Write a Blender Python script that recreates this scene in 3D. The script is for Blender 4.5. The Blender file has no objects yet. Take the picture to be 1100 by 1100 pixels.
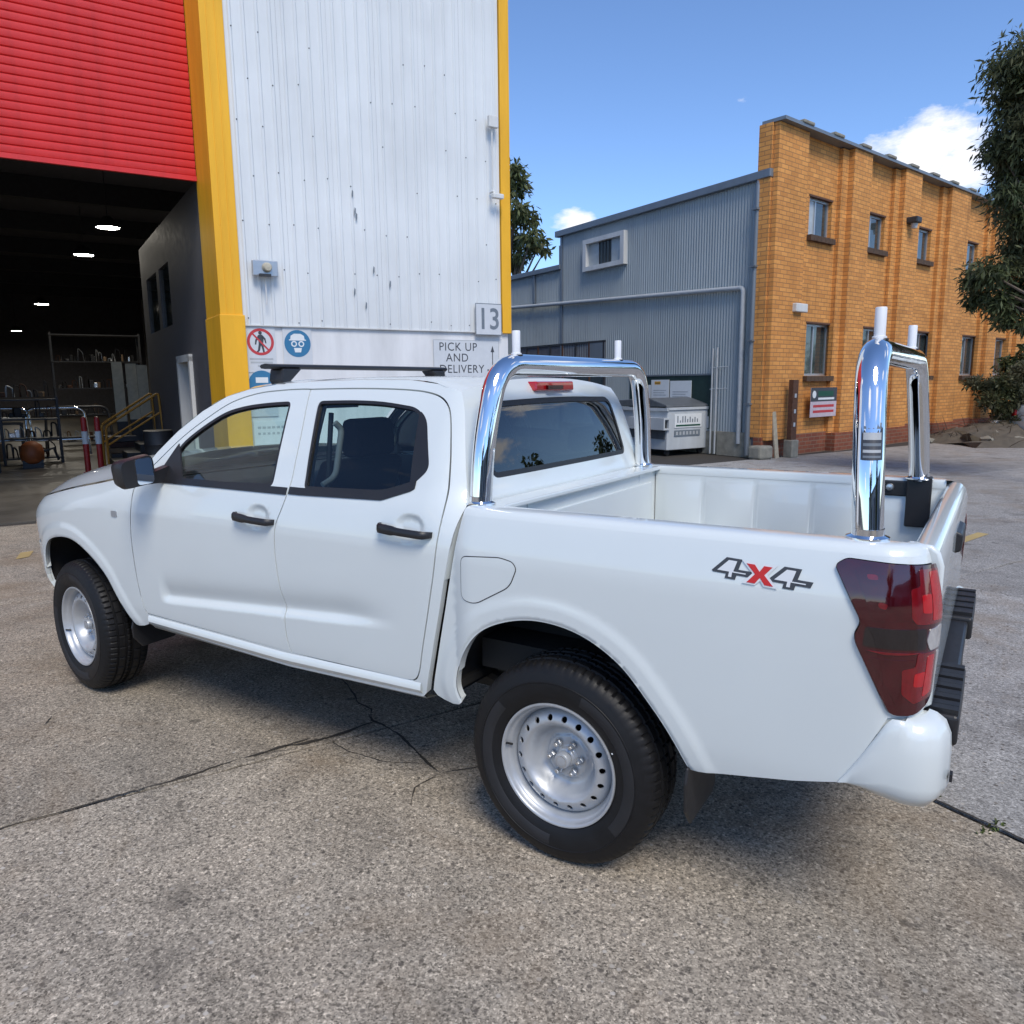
import bpy, bmesh, math, random
import numpy as np
from mathutils import Vector, Matrix
from mathutils.geometry import delaunay_2d_cdt
R = math.radians
SC = bpy.context.scene
COL = SC.collection

# ------------------------------------------------------------------ camera
CAM = np.array([-1.2412, 3.1102, 1.7185]); YAW, PIT, ROL, FPX = -1.0021, 0.1655, -0.0110, 821.6
def cam_axes():
    cy, sy, cp, sp = math.cos(YAW), math.sin(YAW), math.cos(PIT), math.sin(PIT)
    d = Vector((cy*cp, sy*cp, -sp)); r = Vector((sy, -cy, 0)); u = r.cross(d)
    c, s = math.cos(ROL), math.sin(ROL)
    return d, r*c+u*s, u*c-r*s
cd = bpy.data.cameras.new('camera'); co = bpy.data.objects.new('camera', cd); COL.objects.link(co)
CD, CR, CU = d_, r_, u_ = cam_axes()
co.matrix_world = Matrix(((r_.x, u_.x, -d_.x, CAM[0]), (r_.y, u_.y, -d_.y, CAM[1]), (r_.z, u_.z, -d_.z, CAM[2]), (0, 0, 0, 1)))
cd.sensor_width = 36; cd.sensor_fit = 'HORIZONTAL'; cd.lens = 36*FPX/1100.0
cd.clip_start = 0.05; cd.clip_end = 3000
SC.camera = co
SC.render.resolution_x = 1024; SC.render.resolution_y = 1024
# ------------------------------------------------------------------ sky, sun, exposure
SUN_AZ = (-0.75, 0.66)          # horizontal direction towards the sun
SUN_EL = 51
sun_dir = Vector((SUN_AZ[0], SUN_AZ[1], 0)).normalized()*math.cos(R(SUN_EL)) + Vector((0, 0, math.sin(R(SUN_EL))))
sl = bpy.data.lights.new('sun', 'SUN'); sl.energy = 2.2; sl.angle = R(24); sl.color = (1.0, 0.93, 0.82)
so = bpy.data.objects.new('sun', sl); COL.objects.link(so)
so.rotation_euler = sun_dir.to_track_quat('Z', 'Y').to_euler(); so.location = (0, 0, 30)
W = bpy.data.worlds.new('World'); SC.world = W; W.use_nodes = True
def build_world():
    nt = W.node_tree; nt.nodes.clear(); N = nt.nodes.new; L = nt.links.new
    out = N('ShaderNodeOutputWorld'); bg = N('ShaderNodeBackground'); bg.inputs['Strength'].default_value = 0.15
    sky = N('ShaderNodeTexSky'); sky.sky_type = 'NISHITA'; sky.sun_disc = False
    sky.sun_elevation = R(SUN_EL); sky.sun_rotation = math.atan2(SUN_AZ[0], SUN_AZ[1])
    sky.altitude = 50; sky.air_density = 0.8; sky.dust_density = 0.1; sky.ozone_density = 4.0
    tc = N('ShaderNodeTexCoord'); sep = N('ShaderNodeSeparateXYZ'); L(tc.outputs['Generated'], sep.inputs[0])
    # small fair weather clouds scattered round the dome: ragged patches about these directions (heading, height, size in degrees)
    no = N('ShaderNodeTexNoise'); no.inputs['Scale'].default_value = 7.0; no.inputs['Detail'].default_value = 10; no.inputs['Roughness'].default_value = 0.62
    mp = N('ShaderNodeMapping'); mp.inputs['Scale'].default_value = (1, 1, 2.2); L(tc.outputs['Generated'], mp.inputs['Vector']); L(mp.outputs[0], no.inputs['Vector'])
    tint = N('ShaderNodeMixRGB'); tint.blend_type = 'MULTIPLY'; tint.inputs[0].default_value = 1; L(sky.outputs[0], tint.inputs[1]); tint.inputs[2].default_value = (.90, .97, 1.06, 1)
    acc = None
    for hd, el, sz in CLOUDS:
        c = (math.cos(R(el))*math.cos(R(hd)), math.cos(R(el))*math.sin(R(hd)), math.sin(R(el)))
        ds = N('ShaderNodeVectorMath'); ds.operation = 'DISTANCE'; sc_ = N('ShaderNodeVectorMath'); sc_.operation = 'NORMALIZE'; L(tc.outputs['Generated'], sc_.inputs[0])
        st = N('ShaderNodeVectorMath'); st.operation = 'MULTIPLY'; L(sc_.outputs[0], st.inputs[0]); st.inputs[1].default_value = (1, 1, 1.9)
        L(st.outputs[0], ds.inputs[0]); ds.inputs[1].default_value = (c[0], c[1], c[2]*1.9)
        mr = N('ShaderNodeMapRange'); mr.inputs['From Min'].default_value = 0; mr.inputs['From Max'].default_value = R(sz); mr.inputs['To Min'].default_value = 0.30; mr.inputs['To Max'].default_value = -0.12
        L(ds.outputs['Value'], mr.inputs['Value'])
        if acc is None: acc = mr.outputs[0]
        else:
            mm = N('ShaderNodeMath'); mm.operation = 'MAXIMUM'; L(acc, mm.inputs[0]); L(mr.outputs[0], mm.inputs[1]); acc = mm.outputs[0]
    ad = N('ShaderNodeMath'); ad.operation = 'ADD'; L(no.outputs['Fac'], ad.inputs[0]); L(acc, ad.inputs[1])
    rp = N('ShaderNodeValToRGB'); rp.color_ramp.elements[0].position = 0.58; rp.color_ramp.elements[1].position = 0.72; L(ad.outputs[0], rp.inputs['Fac'])
    mix = N('ShaderNodeMixRGB'); L(rp.outputs['Color'], mix.inputs['Fac']); L(tint.outputs[0], mix.inputs[1]); mix.inputs[2].default_value = (5.6, 5.6, 5.8, 1)
    L(mix.outputs[0], bg.inputs['Color']); L(bg.outputs[0], out.inputs['Surface'])
CLOUDS = [(-85.1, 13.9, 7), (-86.9, 13.4, 6), (-62.4, 11.1, 3), (-130, 31, 11), (-25, 38, 10), (20, 30, 12), (62, 22, 14), (95, 34, 16), (125, 18, 14), (150, 30, 15), (178, 20, 13), (-160, 26, 12), (110, 12, 12), (80, 8, 9), (-95, 48, 9), (-117, 19, 12), (-128, 11, 10), (-108, 24, 8)]
build_world()
SC.view_settings.view_transform = 'Standard'; SC.view_settings.look = 'None'; SC.view_settings.gamma = 1
SC.view_settings.use_curve_mapping = False; SC.view_settings.exposure = 0.45
SC.render.engine = 'CYCLES'
SC.cycles.max_bounces = 10; SC.cycles.transparent_max_bounces = 16

# ------------------------------------------------------------------ helpers
def link(o, parent=None):
    COL.objects.link(o)
    if parent is not None: o.parent = parent
    return o
def mesh(name, verts, faces, mat=None, parent=None, smooth=False, angle=None, mi=None, loc=None, rot=None):
    me = bpy.data.meshes.new(name)
    me.from_pydata([tuple(map(float, v)) for v in verts], [], [tuple(map(int, f)) for f in faces])
    if mat is not None:
        for m in (mat if isinstance(mat, (list, tuple)) else [mat]): me.materials.append(m)
    if mi is not None: me.polygons.foreach_set('material_index', mi)
    if smooth or angle:
        me.polygons.foreach_set('use_smooth', [True]*len(me.polygons))
        if angle: me.set_sharp_from_angle(angle=R(angle))
    me.update()
    o = bpy.data.objects.new(name, me); link(o, parent)
    if loc is not None: o.location = loc
    if rot is not None: o.rotation_euler = rot
    return o
def empty(name, loc=(0, 0, 0), rz=0, parent=None):
    o = bpy.data.objects.new(name, None); o.empty_display_size = 0.2; link(o, parent); o.location = loc; o.rotation_euler = (0, 0, rz); return o
def tag(o, label=None, cat=None, group=None, kind=None):
    if label: o['label'] = label
    if cat: o['category'] = cat
    if group: o['group'] = group
    if kind: o['kind'] = kind
    return o
def bevel(o, w=0.005, seg=2, ang=35):
    m = o.modifiers.new('bevel', 'BEVEL'); m.width = w; m.segments = seg; m.limit_method = 'ANGLE'; m.angle_limit = R(ang)
    return o
def copy_tree(o, parent=None):
    c = o.copy(); link(c); c.parent = parent
    for ch in list(o.children): copy_tree(ch, c)
    return c
class MB:
    """collects simple shapes into one mesh"""
    def __init__(s): s.v = []; s.f = []; s.m = []
    def add(s, vs, fs, m=0):
        n = len(s.v); s.v += [tuple(v) for v in vs]; s.f += [tuple(i+n for i in f) for f in fs]; s.m += [m]*len(fs); return s
    def box(s, x0, x1, y0, y1, z0, z1, m=0):
        return s.add([(x0,y0,z0),(x1,y0,z0),(x1,y1,z0),(x0,y1,z0),(x0,y0,z1),(x1,y0,z1),(x1,y1,z1),(x0,y1,z1)],
                     [(0,3,2,1),(4,5,6,7),(0,1,5,4),(1,2,6,5),(2,3,7,6),(3,0,4,7)], m)
    def tube(s, path, r, n=12, m=0, caps=True, closed=False):
        P = [Vector(p) for p in path]; k = len(P); rs = r if isinstance(r, (list, tuple)) else [r]*k
        ring = []; up = None
        for i in range(k):
            if closed: t = (P[(i+1) % k]-P[i-1]).normalized()
            else: t = ((P[min(i+1, k-1)]-P[max(i-1, 0)])).normalized()
            if up is None: up = Vector((0,0,1)) if abs(t.z) < .9 else Vector((1,0,0))
            a = t.cross(up).normalized(); b = a.cross(t).normalized(); up = b
            ring.append([P[i]+(a*math.cos(2*math.pi*j/n)+b*math.sin(2*math.pi*j/n))*rs[i] for j in range(n)])
        vs = [v for rg in ring for v in rg]; fs = []
        for i in range(k if closed else k-1):
            for j in range(n):
                a0 = i*n+j; a1 = i*n+(j+1) % n; b0 = ((i+1) % k)*n+j; b1 = ((i+1) % k)*n+(j+1) % n
                fs.append((a0, a1, b1, b0))
        if caps and not closed: fs.append(tuple(range(n))[::-1]); fs.append(tuple((k-1)*n+j for j in range(n)))
        return s.add(vs, fs, m)
    def lathe(s, prof, n=48, axis='y', c=(0,0,0), m=0):
        vs = []; fs = []; k = len(prof)
        for i in range(n):
            t = 2*math.pi*i/n
            for r, h in prof:
                if axis == 'y': vs.append((c[0]+r*math.cos(t), c[1]+h, c[2]+r*math.sin(t)))
                elif axis == 'z': vs.append((c[0]+r*math.cos(t), c[1]+r*math.sin(t), c[2]+h))
                else: vs.append((c[0]+h, c[1]+r*math.cos(t), c[2]+r*math.sin(t)))
        for i in range(n):
            for j in range(k-1):
                a = i*k+j; b = ((i+1) % n)*k+j
                fs.append((a, a+1, b+1, b) if axis != 'z' else (a, b, b+1, a+1))
        return s.add(vs, fs, m)
    def prism(s, poly, y0, y1, axis='y', m=0):
        n = len(poly)
        def P(p, h): return (p[0], h, p[1]) if axis == 'y' else ((p[0], p[1], h) if axis == 'z' else (h, p[0], p[1]))
        vs = [P(p, y0) for p in poly]+[P(p, y1) for p in poly]
        return s.add(vs, [tuple(range(n)), tuple(range(n, 2*n))[::-1]]+[(i, i+n, (i+1) % n+n, (i+1) % n) for i in range(n)], m)
    def build(s, name, mat, parent=None, smooth=False, angle=None, loc=None, rot=None, fix=True):
        o = mesh(name, s.v, s.f, mat, parent, smooth, angle, s.m if isinstance(mat, (list, tuple)) else None, loc, rot)
        if fix:
            b = bmesh.new(); b.from_mesh(o.data); bmesh.ops.recalc_face_normals(b, faces=b.faces); b.to_mesh(o.data); b.free()
            if angle: o.data.set_sharp_from_angle(angle=R(angle))
        return o
def bx(name, x0, x1, y0, y1, z0, z1, mat, parent=None, bev=0.0):
    o = MB().box(x0, x1, y0, y1, z0, z1).build(name, mat, parent)
    if bev: bevel(o, bev)
    return o
def chain(P, r=0.1, n=6):
    """polyline with rounded corners"""
    P = [Vector(p) for p in P]; out = [P[0]]
    for i in range(1, len(P)-1):
        a, b, c = P[i-1], P[i], P[i+1]
        k = min(r, (a-b).length*.49, (c-b).length*.49)
        p0 = b+(a-b).normalized()*k; p1 = b+(c-b).normalized()*k
        for j in range(n+1):
            t = j/n; out.append(p0*(1-t)**2+b*2*t*(1-t)+p1*t*t)
    out.append(P[-1]); return out
def roundpoly(P, r=0.03, n=5):
    P = [np.array(p, float) for p in P]; out = []; N = len(P)
    rr = r if isinstance(r, (list, tuple)) else [r]*N
    for i in range(N):
        a, b, c = P[i-1], P[i], P[(i+1) % N]
        la = np.linalg.norm(a-b); lc = np.linalg.norm(c-b); k = min(rr[i], la*.45, lc*.45)
        if k < 1e-4: out.append(b); continue
        p0 = b+(a-b)/la*k; p1 = b+(c-b)/lc*k
        for j in range(n+1):
            t = j/n; out.append(p0*(1-t)**2+b*2*t*(1-t)+p1*t*t)
    return np.array(out)
def inset(poly, d):
    """offset a closed polygon inwards by d (negative: outwards)"""
    P = np.array(poly, float); n = len(P)
    ar = 0.5*np.sum(P[:,0]*np.roll(P[:,1], -1)-np.roll(P[:,0], -1)*P[:,1])
    sg = 1 if ar > 0 else -1; out = []
    for i in range(n):
        e0 = P[i]-P[i-1]; e1 = P[(i+1) % n]-P[i]
        l0 = np.linalg.norm(e0); l1 = np.linalg.norm(e1)
        e0 = e0/(l0 if l0 > 1e-9 else 1); e1 = e1/(l1 if l1 > 1e-9 else 1)
        n0 = np.array([-e0[1], e0[0]])*sg; n1 = np.array([-e1[1], e1[0]])*sg
        m = n0+n1; q = m@m
        out.append(P[i]+(m*(2*d/q) if q > .3 else n0*d))
    return np.array(out)
def resample(poly, step, closed=True):
    P = [np.array(p, float) for p in poly]; out = []
    for i in range(len(P) if closed else len(P)-1):
        a, b = P[i], P[(i+1) % len(P)]; k = max(1, int(math.ceil(np.linalg.norm(b-a)/step)))
        for j in range(k): out.append(a+(b-a)*j/k)
    if not closed: out.append(P[-1])
    return np.array(out)
def inside(pts, poly):
    x, y = pts[:,0], pts[:,1]; r = np.zeros(len(pts), bool); P = np.array(poly); Q = np.roll(P, -1, axis=0)
    for (x0, y0), (x1, y1) in zip(P, Q):
        if y0 == y1: continue
        c = ((y0 > y) != (y1 > y)) & (x < (x1-x0)*(y-y0)/(y1-y0)+x0); r ^= c
    return r
def dist(x, z, poly):
    x = np.asarray(x, float); z = np.asarray(z, float)
    a = poly[:-1]; b = poly[1:]; d = b-a; q = np.maximum((d**2).sum(1), 1e-12)
    px = x.reshape(-1, 1); pz = z.reshape(-1, 1)
    t = np.clip(((px-a[:,0])*d[:,0]+(pz-a[:,1])*d[:,1])/q, 0, 1)
    return np.sqrt(((px-a[:,0]-t*d[:,0])**2+(pz-a[:,1]-t*d[:,1])**2).min(1)).reshape(x.shape)
def tri2d(outline, holes=(), step=0.03, extra=None):
    """triangulate a polygon with holes, with an inner grid; returns points, triangles, boundary loops"""
    loops = [resample(outline, step)]+[resample(h, step) for h in holes]
    pts = np.concatenate(loops); edges = []; k = 0; bl = []
    for l in loops:
        n = len(l); edges += [(k+i, k+(i+1) % n) for i in range(n)]; bl.append((k, n)); k += n
    lo = loops[0].min(0); hi = loops[0].max(0)
    gx, gy = np.meshgrid(np.arange(lo[0]+step/2, hi[0], step), np.arange(lo[1]+step/2, hi[1], step))
    gx[::2] += step*.5
    g = np.stack([gx.ravel(), gy.ravel()], 1)
    if extra is not None and len(extra): g = np.concatenate([g, np.array(extra, float)])
    if len(g):
        ok = inside(g, loops[0])
        for h in loops[1:]: ok &= ~inside(g, h)
        g = g[ok]
    if len(g):
        for l in loops: g = g[dist(g[:,0], g[:,1], np.concatenate([l, l[:1]])) > step*.22] if len(g) else g
    allp = np.concatenate([pts, g]) if len(g) else pts
    res = delaunay_2d_cdt([Vector(p) for p in allp], edges, [], 0, 1e-7)
    vs = np.array([tuple(v) for v in res[0]]); fs = np.array([f for f in res[2] if len(f) == 3])
    c = vs[fs].mean(1); ok = inside(c, loops[0])
    for h in loops[1:]: ok &= ~inside(c, h)
    fs = fs[ok]
    a = vs[fs]; ar = (a[:,1,0]-a[:,0,0])*(a[:,2,1]-a[:,0,1])-(a[:,1,1]-a[:,0,1])*(a[:,2,0]-a[:,0,0])
    fs[ar < 0] = fs[ar < 0][:, ::-1]
    fs = fs[abs(ar) > 1e-10]
    return vs, fs, loops
def panel(name, outline, fmap, mat, parent, holes=(), step=0.03, flange=0.02, sgn=1, off=0.0, extra=None, flip=False, thick=0.0):
    """a sheet: polygon in (s,z) laid on the surface fmap, edges turned in by flange"""
    vs, fs, loops = tri2d(outline, holes, step, extra)
    e = 1e-3
    def pos(p): return fmap(p[:,0], p[:,1])
    P = pos(vs); du = (pos(vs+[e, 0])-pos(vs-[e, 0]))/(2*e); dv = (pos(vs+[0, e])-pos(vs-[0, e]))/(2*e)
    N = np.cross(dv, du); N /= np.linalg.norm(N, axis=1, keepdims=True)
    # outward means +y on the left side
    if flip: N = -N
    P = P+N*off
    verts = [tuple(p) for p in P]; faces = []; lnorm = []
    def orient(f):
        a, b, c = (np.array(verts[i]) for i in f[:3]); n = np.cross(b-a, c-a); return n
    for f in fs:
        f = tuple(int(i) for i in f)
        if np.dot(orient(f), N[f[0]]) < 0: f = f[::-1]
        faces.append(f); lnorm.append([N[i] for i in f])
    nsurf = len(faces)
    if flange:
        for li, l in enumerate(loops):
            n = len(l); B = pos(l); du = (pos(l+[e, 0])-pos(l-[e, 0])); dv = (pos(l+[0, e])-pos(l-[0, e]))
            NB = np.cross(dv, du); NB /= np.linalg.norm(NB, axis=1, keepdims=True)
            if flip: NB = -NB
            B = B+NB*off; D = B-NB*flange; k = len(verts)
            verts += [tuple(p) for p in B]+[tuple(p) for p in D]
            ar = np.sum(l[:,0]*np.roll(l[:,1], -1)-np.roll(l[:,0], -1)*l[:,1])
            for i in range(n):
                f = (k+i, k+(i+1) % n, k+n+(i+1) % n, k+n+i)
                fn = orient(f); ln = np.linalg.norm(fn); fn = fn/(ln if ln > 0 else 1)
                # face away from the sheet for the outline, towards the opening for holes
                cen = B.mean(0); dirv = B[i]-cen
                if (np.dot(fn, dirv) < 0) != (li > 0): f = f[::-1]; fn = -fn
                faces.append(f); lnorm.append([fn]*4)
    if sgn < 0:
        verts = [(v[0], -v[1], v[2]) for v in verts]; faces = [f[::-1] for f in faces]
        lnorm = [[(q[0], -q[1], q[2]) for q in l[::-1]] for l in lnorm]
    o = mesh(name, verts, faces, mat, parent, smooth=True)
    o.data.normals_split_custom_set([tuple(q) for l in lnorm for q in l])
    return o
def text_mesh(txt, size=1.0, align='CENTER', spacing=1.0, bold=0.0, extrude=0.0):
    cu = bpy.data.curves.new('lettering', 'FONT'); cu.body = txt; cu.size = size; cu.align_x = align; cu.align_y = 'CENTER'
    cu.space_character = spacing; cu.offset = bold; cu.extrude = extrude; cu.resolution_u = 4
    o = bpy.data.objects.new('lettering', cu); COL.objects.link(o)
    dg = bpy.context.evaluated_depsgraph_get(); me = bpy.data.meshes.new_from_object(o.evaluated_get(dg))
    bpy.data.objects.remove(o); bpy.data.curves.remove(cu)
    return me
def lettering(txt, size, mat, parent, loc, rot, name='lettering', sx=1.0, **k):
    me = text_mesh(txt, size, **k); me.name = name
    me.materials.clear(); me.materials.append(mat)
    o = bpy.data.objects.new(name, me); link(o, parent); o.location = loc; o.rotation_euler = rot; o.scale = (sx, 1, 1); return o
# ------------------------------------------------------------------ materials
class NT:
    def __init__(s, name):
        s.m = bpy.data.materials.new(name); s.m.use_nodes = True; s.t = s.m.node_tree; s.t.nodes.clear()
        s.out = s.n('ShaderNodeOutputMaterial')
    def n(s, k, **kw):
        o = s.t.nodes.new(k)
        for a, b in kw.items(): setattr(o, a, b)
        return o
    def l(s, a, b): s.t.links.new(a, b)
    def set(s, node, **kw):
        for k, v in kw.items(): node.inputs[k.replace('_', ' ')].default_value = v
    def bsdf(s, color=(.5,.5,.5), rough=.5, metal=0., coat=0., coat_rough=.03, spec=.5):
        b = s.n('ShaderNodeBsdfPrincipled'); b.inputs['Base Color'].default_value = (*color, 1); b.inputs['Roughness'].default_value = rough
        b.inputs['Metallic'].default_value = metal; b.inputs['Coat Weight'].default_value = coat; b.inputs['Coat Roughness'].default_value = coat_rough
        b.inputs['Specular IOR Level'].default_value = spec
        s.l(b.outputs[0], s.out.inputs['Surface']); s.b = b; return b
    def coords(s, kind='Object', scale=(1,1,1)):
        t = s.n('ShaderNodeTexCoord'); m = s.n('ShaderNodeMapping'); m.inputs['Scale'].default_value = scale
        s.l(t.outputs[kind], m.inputs['Vector']); return m.outputs[0]
    def world(s, scale=(1,1,1), rot=(0,0,0)):
        t = s.n('ShaderNodeNewGeometry'); m = s.n('ShaderNodeMapping'); m.inputs['Scale'].default_value = scale; m.inputs['Rotation'].default_value = rot
        s.l(t.outputs['Position'], m.inputs['Vector']); return m.outputs[0]
    def noise(s, vec, scale=5, detail=4, rough=.5, dist=0):
        t = s.n('ShaderNodeTexNoise'); t.inputs['Scale'].default_value = scale; t.inputs['Detail'].default_value = detail
        t.inputs['Roughness'].default_value = rough; t.inputs['Distortion'].default_value = dist
        if vec is not None: s.l(vec, t.inputs['Vector'])
        return t.outputs['Fac']
    def voro(s, vec, scale=5, feature='F1', out='Distance', rnd=1):
        t = s.n('ShaderNodeTexVoronoi'); t.feature = feature; t.inputs['Scale'].default_value = scale; t.inputs['Randomness'].default_value = rnd
        if vec is not None: s.l(vec, t.inputs['Vector'])
        return t.outputs[out]
    def ramp(s, fac, stops):
        r = s.n('ShaderNodeValToRGB'); e = r.color_ramp.elements
        while len(e) < len(stops): e.new(.5)
        for i, (p, c) in enumerate(stops):
            e[i].position = p; e[i].color = (*c, 1) if isinstance(c, (tuple, list)) else (c, c, c, 1)
        s.l(fac, r.inputs['Fac']); return r.outputs['Color']
    def mix(s, fac, a, b, mode='MIX'):
        m = s.n('ShaderNodeMixRGB'); m.blend_type = mode
        for i, v in ((0, fac), (1, a), (2, b)):
            if isinstance(v, (int, float)): m.inputs[i].default_value = v if i == 0 else (v, v, v, 1)
            elif isinstance(v, tuple): m.inputs[i].default_value = (*v, 1)
            else: s.l(v, m.inputs[i])
        return m.outputs[0]
    def bump(s, h, strength=.3, dist=.01, normal=None):
        b = s.n('ShaderNodeBump'); b.inputs['Strength'].default_value = strength; b.inputs['Distance'].default_value = dist
        s.l(h, b.inputs['Height'])
        if normal is not None: s.l(normal, b.inputs['Normal'])
        return b.outputs[0]
def plain(name, color, rough=.5, metal=0., coat=0., var=.12, scale=8, bump=0., bscale=60, spec=.5, coat_rough=.03):
    """one colour with slight mottling, and optionally fine relief"""
    t = NT(name); b = t.bsdf(color, rough, metal, coat, coat_rough, spec)
    if var:
        v = t.coords(); n = t.noise(v, scale, 5, .6)
        c = t.mix(1.0, t.ramp(n, [(.25, 1-var), (.75, 1+var*.6)]), tuple(color), 'MULTIPLY'); t.l(c, b.inputs['Base Color'])
        t.l(t.ramp(n, [(.3, max(0, rough-.06)), (.7, min(1, rough+.06))]), b.inputs['Roughness'])
    if bump: t.l(t.bump(t.noise(t.coords(), bscale, 3, .6), bump, .004), b.inputs['Normal'])
    return t.m
def emit(name, color, strength):
    t = NT(name); e = t.n('ShaderNodeEmission'); e.inputs['Color'].default_value = (*color, 1); e.inputs['Strength'].default_value = strength
    t.l(e.outputs[0], t.out.inputs['Surface']); return t.m
def glassy(name, tint, refl=1.0, rough=0.0, ior=1.5):
    t = NT(name); tr = t.n('ShaderNodeBsdfTransparent'); tr.inputs['Color'].default_value = (*tint, 1)
    gl = t.n('ShaderNodeBsdfGlossy'); gl.inputs['Roughness'].default_value = rough; gl.inputs['Color'].default_value = (refl, refl, refl, 1)
    fr = t.n('ShaderNodeFresnel'); fr.inputs['IOR'].default_value = ior
    mx = t.n('ShaderNodeMixShader'); t.l(fr.outputs[0], mx.inputs[0]); t.l(tr.outputs[0], mx.inputs[1]); t.l(gl.outputs[0], mx.inputs[2])
    t.l(mx.outputs[0], t.out.inputs['Surface']); return t.m
def car_paint():
    t = NT('white_car_paint'); b = t.bsdf((.69, .735, .725), .38, 0, 1.0, .03, .5)
    n = t.noise(t.coords(), 2.2, 4, .55); c = t.mix(1.0, t.ramp(n, [(.3, .975), (.7, 1.0)]), (.69, .735, .725), 'MULTIPLY')
    # road dust low on the panels
    t.l(c, b.inputs['Base Color'])
    t.l(t.bump(t.noise(t.coords(), 420, 2, .5), .015, .001), b.inputs['Coat Normal'])
    t.l(t.ramp(t.noise(t.coords(), 9, 6, .7), [(.35, .015), (.75, .085)]), b.inputs['Coat Roughness'])
    return t.m
def concrete(name, a, c, agg=.55, rndamp=.18):
    t = NT(name); b = t.bsdf(a, .85, spec=.3); v = t.world()
    big = t.noise(v, .55, 6, .6); mid = t.noise(v, 3.2, 6, .65, .4); fine = t.noise(v, 38, 5, .7)
    col = t.mix(t.ramp(big, [(.3, 0), (.7, 1)]), tuple(a), tuple(c))
    col = t.mix(.75, col, t.ramp(mid, [(.22, .52), (.5, .95), (.8, 1.22)]), 'MULTIPLY')
    # exposed aggregate: grains of three sizes, each its own tone, washed out in patches where the surface is smooth
    def grain(sc, stops, amt):
        q = t.voro(v, sc, out='Color'); sq = t.n('ShaderNodeSeparateColor'); t.l(q, sq.inputs[0]); return t.mix(amt, col, t.ramp(sq.outputs[0], stops), 'MULTIPLY')
    col = grain(175, [(0, .30), (.14, .55), (.30, .90), (.70, 1.05), (.88, 1.35), (1, 1.75)], agg)
    col = grain(95, [(0, .38), (.10, .70), (.22, 1.0), (.80, 1.0), (.92, 1.35), (1, 1.7)], agg*.85)
    g1 = t.noise(v, 60, 4, .7); col = t.mix(.8, col, t.ramp(g1, [(.36, .62), (.5, 1.0), (.62, 1.25)]), 'MULTIPLY')
    s1 = t.voro(v, 44, out='Color'); s1v = t.n('ShaderNodeSeparateColor'); t.l(s1, s1v.inputs[0]); s1d = t.voro(v, 44)
    peb = t.mix(1.0, t.ramp(s1v.outputs[0], [(.82, 0), (.86, 1)]), t.ramp(s1d, [(.0, 1), (.30, .8), (.42, 0)]), 'MULTIPLY'); col = t.mix(peb, col, t.ramp(s1v.outputs[1], [(0, (.07, .06, .05)), (.55, (.13, .11, .09)), (.75, (.34, .30, .25)), (1, (.48, .44, .38))]))
    # stains: rusty brown washes and dark oil marks
    stn = t.noise(v, .9, 5, .7, .8); col = t.mix(t.ramp(stn, [(.50, 0), (.72, .55)]), col, (.20, .140, .082))
    oil = t.noise(t.world((1, 1, 1)), 1.7, 4, .6, .5); col = t.mix(t.ramp(oil, [(.60, 0), (.72, .60)]), col, (.075, .066, .055))
    drp = t.noise(v, 7.5, 2, .5, .2); col = t.mix(t.ramp(drp, [(.70, 0), (.745, .55)]), col, (.055, .048, .040))
    oi = t.n('ShaderNodeObjectInfo'); col = t.mix(1.0, col, t.ramp(oi.outputs['Random'], [(0, 1-rndamp), (1, 1+rndamp*.6)]), 'MULTIPLY')
    t.l(col, b.inputs['Base Color'])
    h = t.mix(.5, fine, g1); t.l(t.bump(h, .6, .006), b.inputs['Normal'])
    return t.m
def bricks(name, c1, c2, mortar, dirt=.5):
    t = NT(name); b = t.bsdf(c1, .85, spec=.25); v = t.coords('Object')
    # lay the texture on x/z for both faces of the wall
    sp = t.n('ShaderNodeSeparateXYZ'); t.l(v, sp.inputs[0]); cm = t.n('ShaderNodeCombineXYZ'); ad = t.n('ShaderNodeMath', operation='ADD')
    t.l(sp.outputs[0], ad.inputs[0]); t.l(sp.outputs[1], ad.inputs[1]); t.l(ad.outputs[0], cm.inputs[0]); t.l(sp.outputs[2], cm.inputs[1])
    br = t.n('ShaderNodeTexBrick'); t.l(cm.outputs[0], br.inputs['Vector'])
    br.inputs['Scale'].default_value = 1.0; br.inputs['Brick Width'].default_value = .27; br.inputs['Row Height'].default_value = .094
    br.inputs['Mortar Size'].default_value = .010; br.inputs['Mortar Smooth'].default_value = .2; br.inputs['Bias'].default_value = 0
    br.inputs['Color1'].default_value = (*c1, 1); br.inputs['Color2'].default_value = (*c2, 1); br.inputs['Mortar'].default_value = (*mortar, 1)
    col = t.mix(.6, br.outputs['Color'], t.ramp(t.noise(v, 1.3, 6, .65), [(.25, .62), (.6, 1.05), (.8, 1.2)]), 'MULTIPLY')
    st = t.noise(t.coords('Object', (3, 3, .22)), 1.6, 5, .65)
    col = t.mix(t.ramp(st, [(.56, 0), (.8, dirt)]), col, (.07, .035, .018))
    t.l(col, b.inputs['Base Color']); t.l(t.bump(br.outputs['Fac'], .6, -.008), b.inputs['Normal'])
    return t.m
def sheet_metal(name, color, rough=.45, streak=.25, dirt=(.12,.10,.08), metal=0.):
    t = NT(name); b = t.bsdf(color, rough, metal, spec=.4); v = t.coords('Object', (4, 4, .35)); n = t.noise(v, 2.0, 6, .6)
    c = t.mix(t.ramp(n, [(.45, 0), (.8, streak)]), tuple(color), tuple(dirt))
    n2 = t.noise(t.coords('Object'), .6, 4, .5); c = t.mix(1, c, t.ramp(n2, [(.3, .88), (.7, 1.05)]), 'MULTIPLY')
    t.l(c, b.inputs['Base Color']); return t.m
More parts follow.
